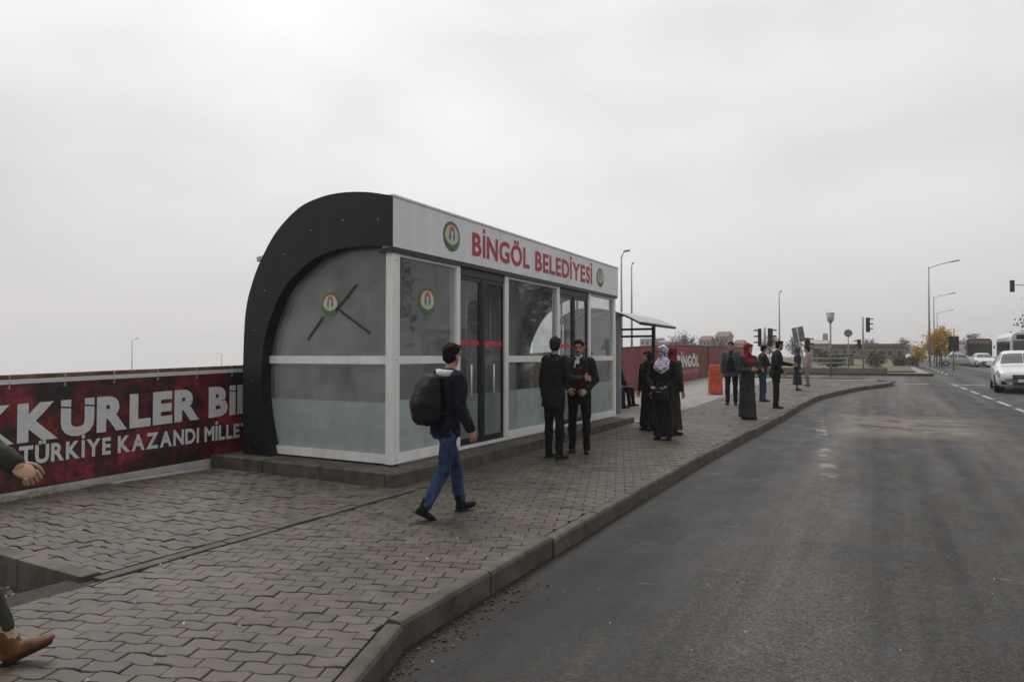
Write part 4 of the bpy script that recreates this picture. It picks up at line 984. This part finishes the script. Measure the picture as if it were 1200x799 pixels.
# ------------------------------------------------------------------ open bus shelter beyond the station
M_steel = mat('dark_steel', (.045, .045, .048), .45, .15, 6)
M_galv = mat('galvanised', (.30, .305, .31), .45, .12, 5, metal=.3)
M_poly = glass('polycarbonate_roof', (.62, .62, .62), 1.35, .45)
op = tag(empty('open_shelter', (-6.3, 17.2, G(17.2))), 'open bus shelter with curved translucent roof beside the glazed station', 'bus shelter')
opi = op.matrix_world.copy()
op_inv = Matrix.Translation((6.3, -17.2, -G(17.2)))
def OP(o): o.matrix_parent_inverse = op_inv; return o
g = G(17.2)
arc = catmull([(-7.35, 2.35), (-7.05, 2.56), (-6.6, 2.66), (-6.1, 2.62), (-5.6, 2.49), (-5.15, 2.27)], 4)
for a, b in ((15.75, 16.75), (16.77, 17.77), (17.79, 18.75)): OP(band('roof_sheet', arc, shrink(arc, .012), a, b, M_poly, op))
for y in (15.75, 16.74, 17.76, 18.73): OP(tube('roof_rib', M_steel, op, [(p[0], y, p[1] - .03) for p in arc], .025, 6))
for x, z in ((-5.16, 2.25), (-7.34, 2.33)): OP(tube('eave_rail', M_steel, op, [(x, 15.75, z), (x, 18.75, z)], .042, 6))
for x in (-5.70, -7.2):
    for y in ((15.95, 18.55) if x < -6 else (18.55,)): OP(box('post', M_steel, op, x - .045, x + .045, y - .045, y + .045, g - .05, 2.45, .006))
for y in (18.55,):
    for z in (2.22, 2.02): OP(box('cross_beam', M_steel, op, -7.155, -5.745, y - .03, y + .03, z - .03, z + .03))
OP(box('side_panel', mat('grey_panel', (.24, .245, .25), .5, .1, 2), op, -7.15, -5.73, 15.90, 15.98, g - .02, 2.42))
for y in (16.05, 17.28): OP(box('back_pane', GL, op, -7.205, -7.195, y, y + 1.18, g + .35, 2.1))
for z in (.33, 2.1): OP(box('back_rail', M_steel, op, -7.22, -7.18, 15.99, 18.5, g + z - .03 if z < 1 else z, g + z if z < 1 else z + .04))
OP(box('bench_seat', M_steel, op, -7.1, -6.66, 16.1, 18.45, g + .40, g + .44))
for y in (16.4, 17.3, 18.2): OP(box('bench_leg', M_steel, op, -6.95, -6.85, y, y + .05, g - .02, g + .40))

# ------------------------------------------------------------------ orange water-filled barrier
bo = tag(empty('road_barrier', (-5.05, 23.3, G(23.3)), R(25)), 'bright orange plastic barrier standing on the pavement before the red banner', 'barrier')
M_or = mat('orange_plastic', (.52, .075, .022), .5, .15, 6)
prof = [(-.22, 0), (.22, 0), (.22, .16), (.17, .30), (.14, .80), (.11, .98), (-.11, .98), (-.14, .80), (-.17, .30), (-.22, .16)]
MB().prism(prof, -.20, .20, 'x').o('shell', M_or, bo, False, .02)
for z in (.45, .68): MB().box(-.205, .205, -.165, .165, z, z + .06).o('rib', M_or, bo, False, .012)
for x in (-.1, .1): MB().tube([(x, 0, .97), (x, 0, 1.02)], .04, 10).o('filler_cap', M_or, bo)

# ------------------------------------------------------------------ street lamps, signals, signs
def lamp(label, x, y, zb, h, arm=1.6, az=0., grp='street lamps', double=False, hl=.38):
    t = tag(empty('street_lamp', (x, y, zb), az), label, 'street lamp', grp)
    tube('pole', M_galv, t, [(0, 0, -.3), (0, 0, h*.5), (0, 0, h)], [.11, .085, .055], 8)
    MB().tube([(0, 0, 0), (0, 0, .35)], .16, 8).o('base_collar', M_galv, t)
    for sg in ((1, -1) if double else (1,)):
        a = tube('arm', M_galv, t, catmull([(0, 0, h - .25), (sg*arm*.4, 0, h + .10), (sg*arm, 0, h + .35)], 4), .04, 6)
        MB().obox((sg*(arm + hl*.8), 0, h + .40), (hl, 0, .16*hl*sg), (0, .14, 0), (0, 0, .06)).o('lamp_head', M_galv, a, False, .03)
lamp('tall grey street lamp with right-hand arm beside the yellow tree', 3.78, 81.74, .33, 10.3, 2.0)
lamp('smaller street lamp just behind the tallest lamp, its arm lower', 6.0, 117, .3, 9.8, 2.0)
lamp('faintest street lamp in the row behind the yellow tree', 8.35, 152.8, .3, 9.4, 2.0)
lamp('street lamp rising behind the far corner of the glazed station', -18.03, 50.4, -.2, 9.4, .22, R(20), hl=.25)
lamp('thin lamp pole right of the lamp at the station corner', -19.63, 57.5, -.2, 9.4, .05, R(20), hl=.10)
lamp('thin street lamp above the group waiting near the kerb', -11.05, 85.06, .1, 8.5, .08, hl=.12)
lamp('tiny street lamp far off above the slogan banner', -145.4, 91.2, -5.3, 10.2, 1.4, R(0))
lamp('tiniest street lamp low over the banner beside the curved shell', -170.9, 134.3, -6, 8.0, 1.8, R(180))
M_sig = mat('signal_housing', (.014, .014, .015), .5, .1)
M_len = [mat('lens_red', (.10, .012, .012), .3, .05), mat('lens_amber', (.12, .06, .01), .3, .05), mat('lens_green', (.012, .07, .04), .3, .05)]
def head(t, x, z, y=-.10, face=0., h=.95):
    c, s_ = math.cos(face), math.sin(face)
    def q(a, b, d): return (x + a*c - b*s_, y + a*s_ + b*c, z + d)
    hd = MB().obox(q(0, 0, h/2), (.155*c, .155*s_, 0), (-.09*s_, .09*c, 0), (0, 0, h/2)).o('signal_head', M_sig, t, False, .02)
    k = 3 if h > .7 else 2
    for i in range(k):
        zc = h*(k - i - .5)/k; a = np.array(q(0, -.095, zc)); b = np.array(q(0, -.10, zc))
        MB().tube([a, b], .10, 14).o('lens', M_len[i if k == 3 else i*2], hd)
        n = 10; vs = []
        for w in range(n+1):
            an = R(20 + 140*w/n); e = (math.cos(an)*.115, math.sin(an)*.115)
            vs += [q(e[0], -.095, zc + e[1]), q(e[0], -.30, zc + e[1]*.96 - .01), q(e[0]*.93, -.095, zc + e[1]*.93), q(e[0]*.93, -.30, zc + e[1]*.9 - .01)]
        fs = []
        for w in range(n): p0, p1 = 4*w, 4*w + 4; fs += [(p0, p1, p1+1, p0+1), (p0+2, p0+3, p1+3, p1+2), (p0+1, p1+1, p1+3, p0+3)]
        MB().add(vs, fs).o('visor', M_sig, hd)
def signal(label, x, y, zb, h, heads, grp='traffic signals', r=.055):
    t = tag(empty('traffic_signal', (x, y, zb)), label, 'traffic light', grp)
    tube('pole', M_galv, t, [(0, 0, -.15), (0, 0, h)], r, 8)
    for a in heads: head(t, *a)
    return t
signal('traffic light on the pavement corner, black head facing the road', -1.40, 50.5, .38, 3.65, [(.30, 2.65, .0, R(75)), (-.24, 1.55, .0, R(-70), .62)])
signal('paired traffic lights rising behind the man holding out his arm', -5.66, 37.95, G(38), 2.55, [(-.25, 1.55, 0, R(-80)), (.28, 1.55, 0, R(80))])
signal('traffic light above the person in pale pink', -3.74, 39.0, G(39), 1.95, [(0.05, 1.25, 0, R(70), .75)])
signal('traffic light standing right of the yellow tree', 4.66, 65.3, .3, 2.75, [(-.18, 1.55, -.1, R(-15), 1.2), (.2, 1.55, -.1, R(20), 1.2)])
ov = tag(empty('overhead_signal', (11.6, 67.4, .3)), 'overhead traffic light hanging from a long arm at right edge', 'traffic light', 'traffic signals')
tube('mast', M_galv, ov, [(0, 0, -.2), (0, 0, 7.2)], [.12, .08], 8); tube('mast_arm', M_galv, ov, [(0, 0, 6.6), (-2.4, 0, 6.85)], [.06, .04], 6); head(ov, -2.75, 6.3, 0, 0., .95)
tube('bracket', M_galv, ov, [(-2.4, 0, 6.85), (-2.75, 0.1, 6.85)], .03, 6)
t = tag(empty('road_sign', (-2.72, 28.9, G(28.9))), 'tilted grey sign board seen from the back on leaning post', 'sign')
t.rotation_euler = (0, R(-10), R(-10))
tube('post', M_galv, t, [(0, 0, -.1), (0, 0, 2.35)], .03, 8); MB().box(-.22, .22, .03, .05, 1.75, 2.35).o('board', mat('sign_back', (.20, .20, .205), .5, .15, 8), t, False, .02)
for z in (1.9, 2.2): MB().box(-.2, .2, .0, .03, z, z + .04).o('clamp_rail', M_galv, t)
t = tag(empty('round_sign', (-2.5, 55.65, .38)), 'small round sign on thin post left of the corner traffic light', 'sign')
tube('post', M_galv, t, [(0, 0, -.1), (0, 0, 3.05)], .035, 8); MB().tube([(0, -.05, 2.75), (0, -.035, 2.75)], .28, 18).o('disc', mat('sign_back', (.2, .2, .2)), t)
t = tag(empty('post_lantern', (-2.91, 44.0, .40)), 'slim post with pale flared lantern between the sign and traffic light', 'lamp post')
tube('post', M_galv, t, [(0, 0, -.1), (0, 0, 3.05)], .05, 8); tube('lantern', mat('lantern_shade', (.45, .45, .45), .5, .1), t, [(0, 0, 3.0), (0, 0, 3.12), (0, 0, 3.55)], [.07, .17, .24], 12); tube('lantern_cap', M_galv, t, [(0, 0, 3.55), (0, 0, 3.60)], [.25, .18], 12)

# ------------------------------------------------------------------ cars and buses
M_wp = mat('white_car_paint', (.66, .66, .66), .28, .04, 3, coat=.6)
M_gp = mat('pale_green_car_paint', (.42, .46, .42), .3, .05, 3, coat=.5)
M_tyre = mat('tyre', (.016, .016, .016), .85, .2, 20); M_rim = mat('alloy_rim', (.34, .34, .35), .35, .1, metal=.8)
M_cgl = mat('car_glass', (.055, .068, .070), .08, .1, 2, spec=.8)
M_blk = mat('black_trim', (.012, .012, .013), .5, .1); M_chr = mat('chrome', (.5, .5, .5), .15, .05, metal=1.)
M_hl = mat('headlamp_glass', (.13, .135, .14), .10, .1, 30, spec=.8)
hb = bpy.data.materials.new('headlamp_lit'); hb.use_nodes = True; hb.node_tree.nodes['Principled BSDF'].inputs['Emission Color'].default_value = (1, .72, .55, 1); hb.node_tree.nodes['Principled BSDF'].inputs['Emission Strength'].default_value = 3
def car(label, loc, rz, paint, grp='cars on the road', detail=True):
    t = tag(empty('car', loc, rz), label, 'car', grp)               # local: front towards -y
    ys = [-2.28, -2.22, -2.05, -1.5, -1.1, -.55, -.2, .3, .9, 1.35, 1.75, 2.1, 2.25]
    belt = ctrl(ys, [.52, .60, .70, .83, .88, .91, .92, .93, .95, .96, .95, .90, .74])
    topz = ctrl(ys, [.56, .66, .77, .90, .965, 1.30, 1.42, 1.47, 1.42, 1.18, 1.06, 1.02, .80])
    wb = ctrl(ys, [.60, .74, .83, .88, .89, .90, .90, .90, .90, .89, .87, .82, .70])
    wt = ctrl(ys, [.50, .62, .70, .74, .72, .62, .585, .58, .58, .62, .68, .68, .56])
    zb = ctrl(ys, [.30, .24, .20, .19, .19, .19, .19, .19, .19, .20, .22, .26, .34])
    def half(y):
        b, tz, w, wt_, z0 = belt(y), topz(y), wb(y), wt(y), zb(y)
        return [(0, z0), (w*.82, z0), (w*.95, z0 + .06), (w*.985, z0 + .2), (w, b - .16), (w*.985, b - .04), (w*.955, b), (wt_ + (w*.955 - wt_)*.5, b + (tz - b)*.5), (wt_ + .015, tz - .06*(tz-b > .15)), (wt_*.9, tz - .008), (wt_*.5, tz + .012), (0, tz + .018)]
    Y = np.concatenate([np.linspace(-2.28, -2.05, 6), np.linspace(-2.0, 2.1, 44), np.linspace(2.13, 2.25, 4)])
    v, f = [], []; n = 22
    for y in Y:
        h = half(y); ring = [(x, y, z) for x, z in h] + [(-x, y, z) for x, z in h[-2:0:-1]]; v += ring
    for i in range(len(Y)-1):
        for j in range(n): f.append((i*n+j, i*n+(j+1) % n, (i+1)*n+(j+1) % n, (i+1)*n+j))
    f += [tuple(range(n)), tuple((len(Y)-1)*n + j for j in range(n))[::-1]]
    body = MB().add(v, f).o('body', paint, t, True)
    def patch(name, m, y0, y1, j0, j1, sg, off=.006, ny=8, trim=None):
        P = []
        for a in np.linspace(0, 1, ny):
            y = y0 + (y1-y0)*a; h = half(y)
            for u in np.linspace(j0, j1, 5):
                i = int(min(u, 10.999)); q = u - i; x = h[i][0] + (h[i+1][0]-h[i][0])*q; z = h[i][1] + (h[i+1][1]-h[i][1])*q
                P.append((sg*(x + off*.8), y, z + off*.7))
        return MB().add(P, [(r*5+c, r*5+c+1, (r+1)*5+c+1, (r+1)*5+c) for r in range(ny-1) for c in range(4)]).o(name, m, t, True)
    for sg in (-1, 1):
        patch('windscreen', M_cgl, -1.02, -.42, 8.4, 11, sg, .012)
        patch('rear_screen', M_cgl, 1.02, 1.55, 8.4, 11, sg, .012)
        patch('side_window', M_cgl, -.62, .22, 6.15, 7.9, sg); patch('side_window', M_cgl, .28, 1.18, 6.15, 7.9, sg)
        hl = patch('headlamp', M_hl, -2.20, -1.93, 4.35, 6.4, sg, .010)
        MB().add(*p_ell((sg*.66, -2.19, .60), (.045, .02, .035), None, 10, 6)).o('headlamp_bulb', hb, hl, True)
        patch('tail_lamp', mat('tail_lamp', (.25, .015, .015), .2, .1), 2.12, 2.22, 4.6, 6.4, sg, .008)
        MB().obox((sg*.99, -.62, .985), (.10, 0, 0), (0, .055, 0), (0, 0, .065)).o('mirror', paint, t, False, .03)
        MB().obox((sg*.90, -.60, .945), (.05, 0, .01), (0, .02, 0), (0, 0, .015)).o('mirror_stalk', M_blk, t)
        for y in (-1.38, 1.36):
            wx = sg*.80
            MB().tube([(sg*.60, y, .32), (sg*.884, y, .33)], .352, 24).o('wheel_arch', M_blk, t, False)
            wh = MB().tube([(sg*.70, y, .315), (sg*.72, y, .315), (sg*.885, y, .315), (sg*.905, y, .315)], [.29, .315, .315, .29], 24).o('wheel', M_tyre, t, True)
            MB().tube([(sg*.88, y, .315), (sg*.909, y, .315)], [.21, .205], 20).o('rim', M_rim, wh)
            for k in range(5):
                a = k*2*math.pi/5; MB().obox((sg*.908, y + .10*math.cos(a), .315 + .10*math.sin(a)), (.006, 0, 0), (0, .095*math.cos(a), .095*math.sin(a)), (0, -.022*math.sin(a), .022*math.cos(a))).o('spoke', M_chr, wh)
        MB().obox((sg*.60, -2.235, .34), (.13, 0, 0), (0, .035, 0), (0, 0, .06)).o('fog_intake', M_blk, t, False, .01)
        for y in (-.1, .75): MB().obox((sg*.912, y, .84), (.010, 0, 0), (0, .08, 0), (0, 0, .012)).o('door_handle', paint, t)
    MB().obox((0, -2.27, .54), (.40, 0, 0), (0, .03, 0), (0, 0, .085)).o('grille', M_blk, t, False, .015)
    MB().obox((0, -2.29, .56), (.34, 0, 0), (0, .02, 0), (0, 0, .008)).o('grille_bar', M_chr, t)
    MB().obox((0, -2.275, .31), (.40, 0, 0), (0, .03, 0), (0, 0, .05)).o('lower_intake', M_blk, t, False, .01)
    MB().obox((0, -2.315, .42), (.26, 0, 0), (0, .008, 0), (0, 0, .055)).o('number_plate', mat('number_plate', (.6, .6, .6), .4, .05), t)
    return t
car('white saloon car approaching at right edge with its headlamp lit', (4.36, 31.4, G(31.4) - .14), R(-4), M_wp)
car('distant white car in front of the dark bus', (8.75, 86.8, .29), R(4), M_wp)
car('distant pale green car left of the dark bus', (7.2, 92.5, .29), R(90), M_gp)
car('farthest white car, partly behind the distant white car', (9.2, 104, .29), R(4), M_wp)
def coach(label, name, cat, loc, rz, W_, H_, L_, paint, glassm, lower, sign=None):
    t = tag(empty(name, loc, rz), label, cat)                          # front towards -y
    pf = [(-W_/2, .32), (W_/2, .32), (W_/2, H_*.88), (W_/2 - .10, H_*.97), (W_/2 - .35, H_), (-W_/2 + .35, H_), (-W_/2 + .10, H_*.97), (-W_/2, H_*.88)]
    MB().prism(pf, 0, L_).o('body', paint, t, False, .06)
    MB().box(-W_/2 + .10, W_/2 - .10, -.035, .0, H_*.42, H_*.80).o('windscreen', glassm, t, False, .03)
    MB().box(-W_/2 + .25, W_/2 - .25, -.03, -.002, H_*.83, H_*.93).o('destination_display', sign or M_blk, t, False, .01)
    MB().box(-W_/2 + .05, W_/2 - .05, -.06, .0, .30, .62).o('bumper', lower, t, False, .02)
    MB().box(-.012, .012, -.045, -.036, H_*.42, H_*.80).o('windscreen_divider', M_blk, t)
    for sg in (-1, 1):
        MB().box(sg*(W_/2 - .30) - .16, sg*(W_/2 - .30) + .16, -.05, .0, .72, .90).o('headlamp', M_hl, t, False, .02)
        m_ = MB().obox((sg*(W_/2 + .16), -.15, H_*.68), (.07, 0, 0), (0, .04, 0), (0, 0, .17)).o('mirror', M_blk, t, False, .02)
        tube('mirror_arm', M_blk, m_, [(sg*(W_/2 - .02), .03, H_*.80), (sg*(W_/2 + .16), -.15, H_*.76)], .015, 6)
        k = max(2, int(L_/1.5)); 
        for i in range(k):
            a = .5 + i*(L_ - .8)/k; MB().box(sg*W_/2 - .012, sg*W_/2 + .012, a, a + (L_ - .8)/k - .08, H_*.46, H_*.80).o('side_window', glassm, t)
        for y in (1.1, L_ - 1.5):
            w_ = MB().tube([(sg*(W_/2 - .25), y, .40), (sg*(W_/2 + .015), y, .40)], .40, 18).o('wheel', M_tyre, t); MB().tube([(sg*(W_/2), y, .40), (sg*(W_/2 + .02), y, .40)], .22, 14).o('rim', M_rim, w_)
    return t
coach('white minibus with wide dark windscreen behind the approaching saloon', 'minibus', 'minibus', (7.30, 48.5, .29), R(0), 2.05, 2.58, 6.2, M_wp, M_cgl, M_blk)
coach('dark city bus facing the camera in the distance', 'city_bus', 'bus', (9.6, 98, .29), R(3), 2.55, 3.25, 11, mat('dark_bus_paint', (.05, .055, .058), .4, .1, 2), mat('bus_glass', (.02, .025, .028), .1, .1), M_blk, mat('bus_band', (.36, .10, .07), .5, .1))

# ------------------------------------------------------------------ trees and shrubs
def tree(name, label, loc, h, crown_r, crown_z, n, lm, tm, leaf=.09, seed=1, grp=None, cat='tree', squash=1., trunks=1, top_r=.5):
    r = np.random.default_rng(seed); t = tag(empty(name, loc), label, cat, grp)
    tb = MB(); tips = []
    for k in range(trunks):
        bx = r.normal(0, .12*(trunks > 1), 2); p = np.array((bx[0], bx[1], -.1)); pts = [p]
        for i in range(5): p = p + np.array((r.normal(0, .05), r.normal(0, .05), 1))*np.array((1, 1, h*.16)); pts.append(p)
        tb.tube(pts, np.linspace(.035*h*.5, .012*h*.5, 6), 7)
        for i in range(16):
            q = pts[2 + i % 4]; a = r.uniform(0, 6.28); e = r.uniform(.25, 1.1); L = crown_r*r.uniform(.5, 1.0)
            mid = q + np.array((math.cos(a)*math.cos(e), math.sin(a)*math.cos(e), math.sin(e)))*L*.55; end = mid + np.array((math.cos(a+.3)*math.cos(e*1.2), math.sin(a+.3)*math.cos(e*1.2), math.sin(e*1.2)))*L*.5
            tb.tube([q, mid, end], [.012*h*.4, .007*h*.4, .002*h*.4], 5); tips += [mid, end, (mid+end)/2]
    tb.o('trunk', tm, t, True)
    cl = []
    for i in range(60):
        d = r.normal(0, 1, 3); d /= np.linalg.norm(d); q = np.array((0, 0, crown_z)) + d*np.array((crown_r, crown_r, crown_r*squash))*r.uniform(.2, 1)**.6; cl.append(q)
    cl += [q for q in tips if q[2] > crown_z - crown_r*squash]
    cl = np.array(cl); sz = r.uniform(.10, .26, len(cl))*crown_r
    idx = r.integers(0, len(cl), n); c = cl[idx] + r.normal(0, 1, (n, 3))*sz[idx][:, None]*.8
    u = r.normal(0, 1, (n, 3)); u /= np.linalg.norm(u, axis=1)[:, None]; w = np.cross(u, r.normal(0, 1, (n, 3))); w /= np.linalg.norm(w, axis=1)[:, None]
    s_ = (leaf*r.uniform(.6, 1.3, n))[:, None]
    v = np.stack([c - u*s_, c + w*s_*.55, c + u*s_, c - w*s_*.55], 1).reshape(-1, 3)
    me = bpy.data.meshes.new('crown'); me.from_pydata(v.tolist(), [], [(4*i, 4*i+1, 4*i+2, 4*i+3) for i in range(n)]); o = link('crown', me, lm, t)
    return t
M_bark = mat('bark', (.075, .06, .048), .9, .3, 8, .5, 40)
M_yl = mat('yellow_leaves', (.58, .35, .05), .7, .3, 2.0, col2=(.34, .22, .045)); M_gl_ = mat('dark_leaves', (.045, .055, .025), .75, .4, 1.5, col2=(.02, .028, .014))
M_ol = mat('olive_leaves', (.11, .095, .04), .75, .4, 1.5, col2=(.05, .05, .022)); M_sh = mat('shrub_leaves', (.075, .085, .03), .75, .4, 3, col2=(.10, .075, .035))
tree('yellow_tree', 'small yellow autumn tree at the foot of the tall street lamp', (4.72, 84.8, .3), 3.6, 1.55, 2.55, 4200, M_yl, M_bark, .11, 3, trunks=3)
tree('yellow_tree', 'lower yellow bush left of the tall street lamp', (2.9, 84.0, .3), 2.2, .95, 1.2, 1600, M_yl, M_bark, .10, 9, trunks=2)
tree('dark_tree', 'olive tree at right edge behind the white minibus', (12.6, 74.4, .2), 5.6, 2.4, 3.6, 6000, M_ol, M_bark, .14, 5)
for i, (x, y, h, lab) in enumerate(((-.9, 62, 1.1, 'green shrub on the verge under the corner traffic light'), (1.0, 66, .95, 'brownish shrub on the verge right of the green one'), (-3.5, 58, .8, 'low dry shrub by the white guard rail'), (2.0, 75, .8, 'low shrub nearest the tall street lamp'), (-5.2, 70, 1.3, 'leafless brown bush before the cream wall'))):
    tree('shrub', lab, (x, y, .45), h, h*.75, h*.55, 900, M_sh if i != 4 else M_ol, M_bark, .09, 20 + i, 'shrubs on the verge', 'shrub', .6, 2)

# trees and a low building across the road: the photograph has them as reflections in the station glass
tree('roadside_tree', 'tall dark tree across the road, mirrored in the wide station pane', (13.5, 44, .2), 8.5, 2.6, 5.2, 5200, M_gl_, M_bark, .2, 31, 'trees across the road', squash=1.3)
tree('roadside_tree', 'yellowish tree across the road mirrored beside the dark tree', (11.5, 38.5, .2), 5.5, 1.9, 3.4, 3600, M_ol, M_bark, .16, 32, 'trees across the road')
tree('roadside_tree', 'dark tree across the road mirrored in the first station pane', (14.5, 29, .15), 8.0, 2.5, 5.0, 4600, M_gl_, M_bark, .2, 33, 'trees across the road', squash=1.3)
M_fb = mat('bare_twigs', (.12, .095, .08), .85, .3, 1, col2=(.07, .06, .05))
for i, (x, y, h, lab) in enumerate(((-35.5, 132, 6.5, 'bare hazy tree nearest the open shelter roof on the skyline'), (-30, 118, 5.5, 'bare hazy tree second from the open shelter roof'), (-26.5, 126, 4.8, 'bare hazy tree beside the pinkish hillside houses'), (-20, 140, 5.2, 'bare hazy tree behind the paired traffic lights'),
                                    (-14, 128, 4.4, 'bare hazy tree behind the tilted grey sign board'), (-3, 150, 4.5, 'bare hazy tree behind the corner traffic light'), (3.2, 160, 4.8, 'bare hazy tree at right end of the long red-roofed building'), (14, 150, 5.5, 'bare hazy tree showing above the distant dark bus'))):
    tree('bare_tree', lab, (x, y, .2 if x > -25 else -.6), h, h*.36, h*.62, 1500, M_fb, M_bark, .13, 60 + i, 'bare trees on the far skyline', squash=.9)
# ------------------------------------------------------------------ guard rail, low wall, buildings
def rail(label, pts, zb):
    t = tag(empty('guard_rail', (*pts[0], zb)), label, 'guard rail'); a = np.array(pts[0]); m = mat('rail_white', (.45, .45, .45), .5, .15, 4)
    P = [np.array(p) - a for p in pts]
    for z in (.28, .62, .95): tube('bar', m, t, [(*p, z) for p in P], .035, 6)
    for p, q in zip(P, P[1:]):
        k = max(1, int(np.linalg.norm(q-p)/1.5))
        for i in range(k+1): w = p + (q-p)*i/k; tube('post', m, t, [(*w, -.2), (*w, 1.0)], .035, 6)
rail('white tubular guard rail along the far pavement corner', [(-7.5, 53.2), (-4.9, 54.4), (-2.6, 55.6)], .34)
w = tag(empty('low_wall', (-9, 47.6, .42)), 'low brown masonry wall beyond the side road', 'wall')
for i in range(12): MB().box(i*.75, i*.75 + .74, 0, .3, -.1, .28 + .02*(i % 3)).o('stone_block', mat('wall_stone', (.20, .15, .115), .85, .25, 5), w, False, .02)
M_red_roof = mat('red_roof', (.23, .115, .10), .8, .25, 3); M_cream = mat('cream_render', (.40, .37, .31), .85, .1, 2); M_brownw = mat('brown_render', (.22, .165, .135), .85, .2, 2); M_win = mat('far_window', (.05, .055, .06), .2, .2, 4); M_pinkw = mat('pink_render', (.36, .24, .22), .85, .15, 2); M_greyw = mat('grey_render', (.33, .33, .33), .85, .1, 2)
def house(name, label, x0, x1, y, d, z0, h, wallm, roofm, roof_h, nwin, floors=1, grp=None, chim=True, flat=False):
    t = tag(empty(name, ((x0+x1)/2, y, z0)), label, 'building', grp); w = (x1-x0)/2
    MB().box(-w, w, 0, d, -2.5, h).o('wall', wallm, t)
    if flat: rf = MB().box(-w - .2, w + .2, -.2, d + .2, h, h + roof_h).o('roof', roofm, t)
    else:
        rf = MB().add([(-w - .3, -.4, h), (w + .3, -.4, h), (w + .3, d + .4, h), (-w - .3, d + .4, h), (-w*.96, d/2, h + roof_h), (w*.96, d/2, h + roof_h)], [(0, 1, 5, 4), (2, 3, 4, 5), (1, 2, 5), (3, 0, 4), (3, 2, 1, 0)]).o('roof', roofm, t)
    if chim: MB().box(w*.4, w*.4 + .5, d/2 - .25, d/2 + .25, h, h + roof_h + .7).o('chimney', wallm, rf)
    for fl in range(floors):
        for i in range(nwin):
            cx = -w + 2*w*(i + .5)/nwin; zz = h*(fl + .35)/floors; ww = min(.55, w/nwin*.5)
            f_ = MB().box(cx - ww - .08, cx + ww + .08, -.05, -.003, zz - .08, zz + h*.4/floors + .08).o('window', M_greyw, t); MB().box(cx - ww, cx + ww, -.07, -.052, zz, zz + h*.4/floors).o('pane', M_win, f_)
    return t
house('market_hall', 'long low building with red roof edge beyond the corner traffic light', -7.8, 1.9, 104, 12, .9, 1.75, M_brownw, M_red_roof, .45, 9, chim=False, flat=True)
house('cream_house', 'plain cream house end wall left of the long red-roofed building', -7.6, -5.9, 82, 6, .6, 2.2, M_cream, M_greyw, .5, 1)
house('kiosk', 'grey kiosk with dark shutters before the long red-roofed building', -4.3, -2.65, 66.5, 2.0, .55, 1.05, mat('kiosk_grey', (.13, .135, .14), .6, .2, 5), M_greyw, .08, 2, chim=False, flat=True)
for i, (x0, x1, y, z0, h, rh, wm, nw, lab) in enumerate(((-48.5, -45.2, 202, 1.5, 4.6, 1.3, M_pinkw, 3, 'pinkish hillside house farthest left above the red banner'), (-44.4, -40.6, 205, 2.0, 5.2, 1.5, M_pinkw, 3, 'larger pinkish hillside house above the orange barrier'), (-40.0, -37.4, 210, 1.5, 3.6, 1.2, M_greyw, 2, 'small grey hillside house right of the pinkish ones'), (-74, -66, 247, 1.0, 5.6, .6, M_greyw, 4, 'faint grey block seen between the shelter roof and banner'), (-86, -78, 262, 1.0, 7.2, .6, M_greyw, 4, 'faint grey block seen through the open shelter'), (-62, -55, 240, 1.0, 3.2, 1.2, M_pinkw, 3, 'faint low house just right of the faint grey blocks'))):
    house('hillside_house', lab, x0, x1, y, 7, z0, h, wm, M_red_roof if rh > 1 else M_greyw, rh, nw, 2 if h > 4 else 1, 'houses on the far slope', chim=False)
house('white_depot', 'low white building across the road mirrored in the station glass', 20, 32, 58, 10, .2, 3.6, mat('white_render', (.6, .6, .58), .8, .1, 2), M_greyw, .4, 6, chim=False, flat=True)
# ------------------------------------------------------------------ weeds at the foot of the hoarding
def weeds(n, place, hgt, label):
    v, f = [], []
    for _ in range(n):
        p = np.array(place()); a = rng.uniform(0, 6.28); h = rng.uniform(*hgt); ln = rng.normal(0, .35, 2)*h; k = len(v); w = .004
        v += [p + (w*math.cos(a), w*math.sin(a), 0), p - (w*math.cos(a), w*math.sin(a), 0), p + (ln[0], ln[1], h)]; f.append((k, k+1, k+2))
    me = bpy.data.meshes.new('weeds'); me.from_pydata([tuple(map(float, q)) for q in v], [], f); tag(link('weeds', me, mat('weed_green', (.10, .11, .04), .8, .3, 9)), label, 'weeds', None, 'stuff')
weeds(260, lambda: (-7.84 + rng.normal(0, .03), 3.2 + rng.random()*.9, 0), (.02, .07), 'thin green weeds at the foot of the red slogan banner')

# ------------------------------------------------------------------ damp hazy air
HZ = True
if HZ:
    hz_ = MB().box(-420, 160, -60, 420, -75, 16).o('haze', None); hz_['kind'] = 'stuff'; tag(hz_, 'thin pale damp haze filling the air', 'haze')
    m = bpy.data.materials.new('haze'); m.use_nodes = True; t = m.node_tree
    for x in list(t.nodes):
        if x.type != 'OUTPUT_MATERIAL': t.nodes.remove(x)
    pv = t.nodes.new('ShaderNodeVolumePrincipled'); pv.inputs['Color'].default_value = (.95, .945, .945, 1); pv.inputs['Density'].default_value = .0008; pv.inputs['Anisotropy'].default_value = .2
    t.links.new(pv.outputs[0], t.nodes[0].inputs['Volume']); hz_.data.materials.append(m)
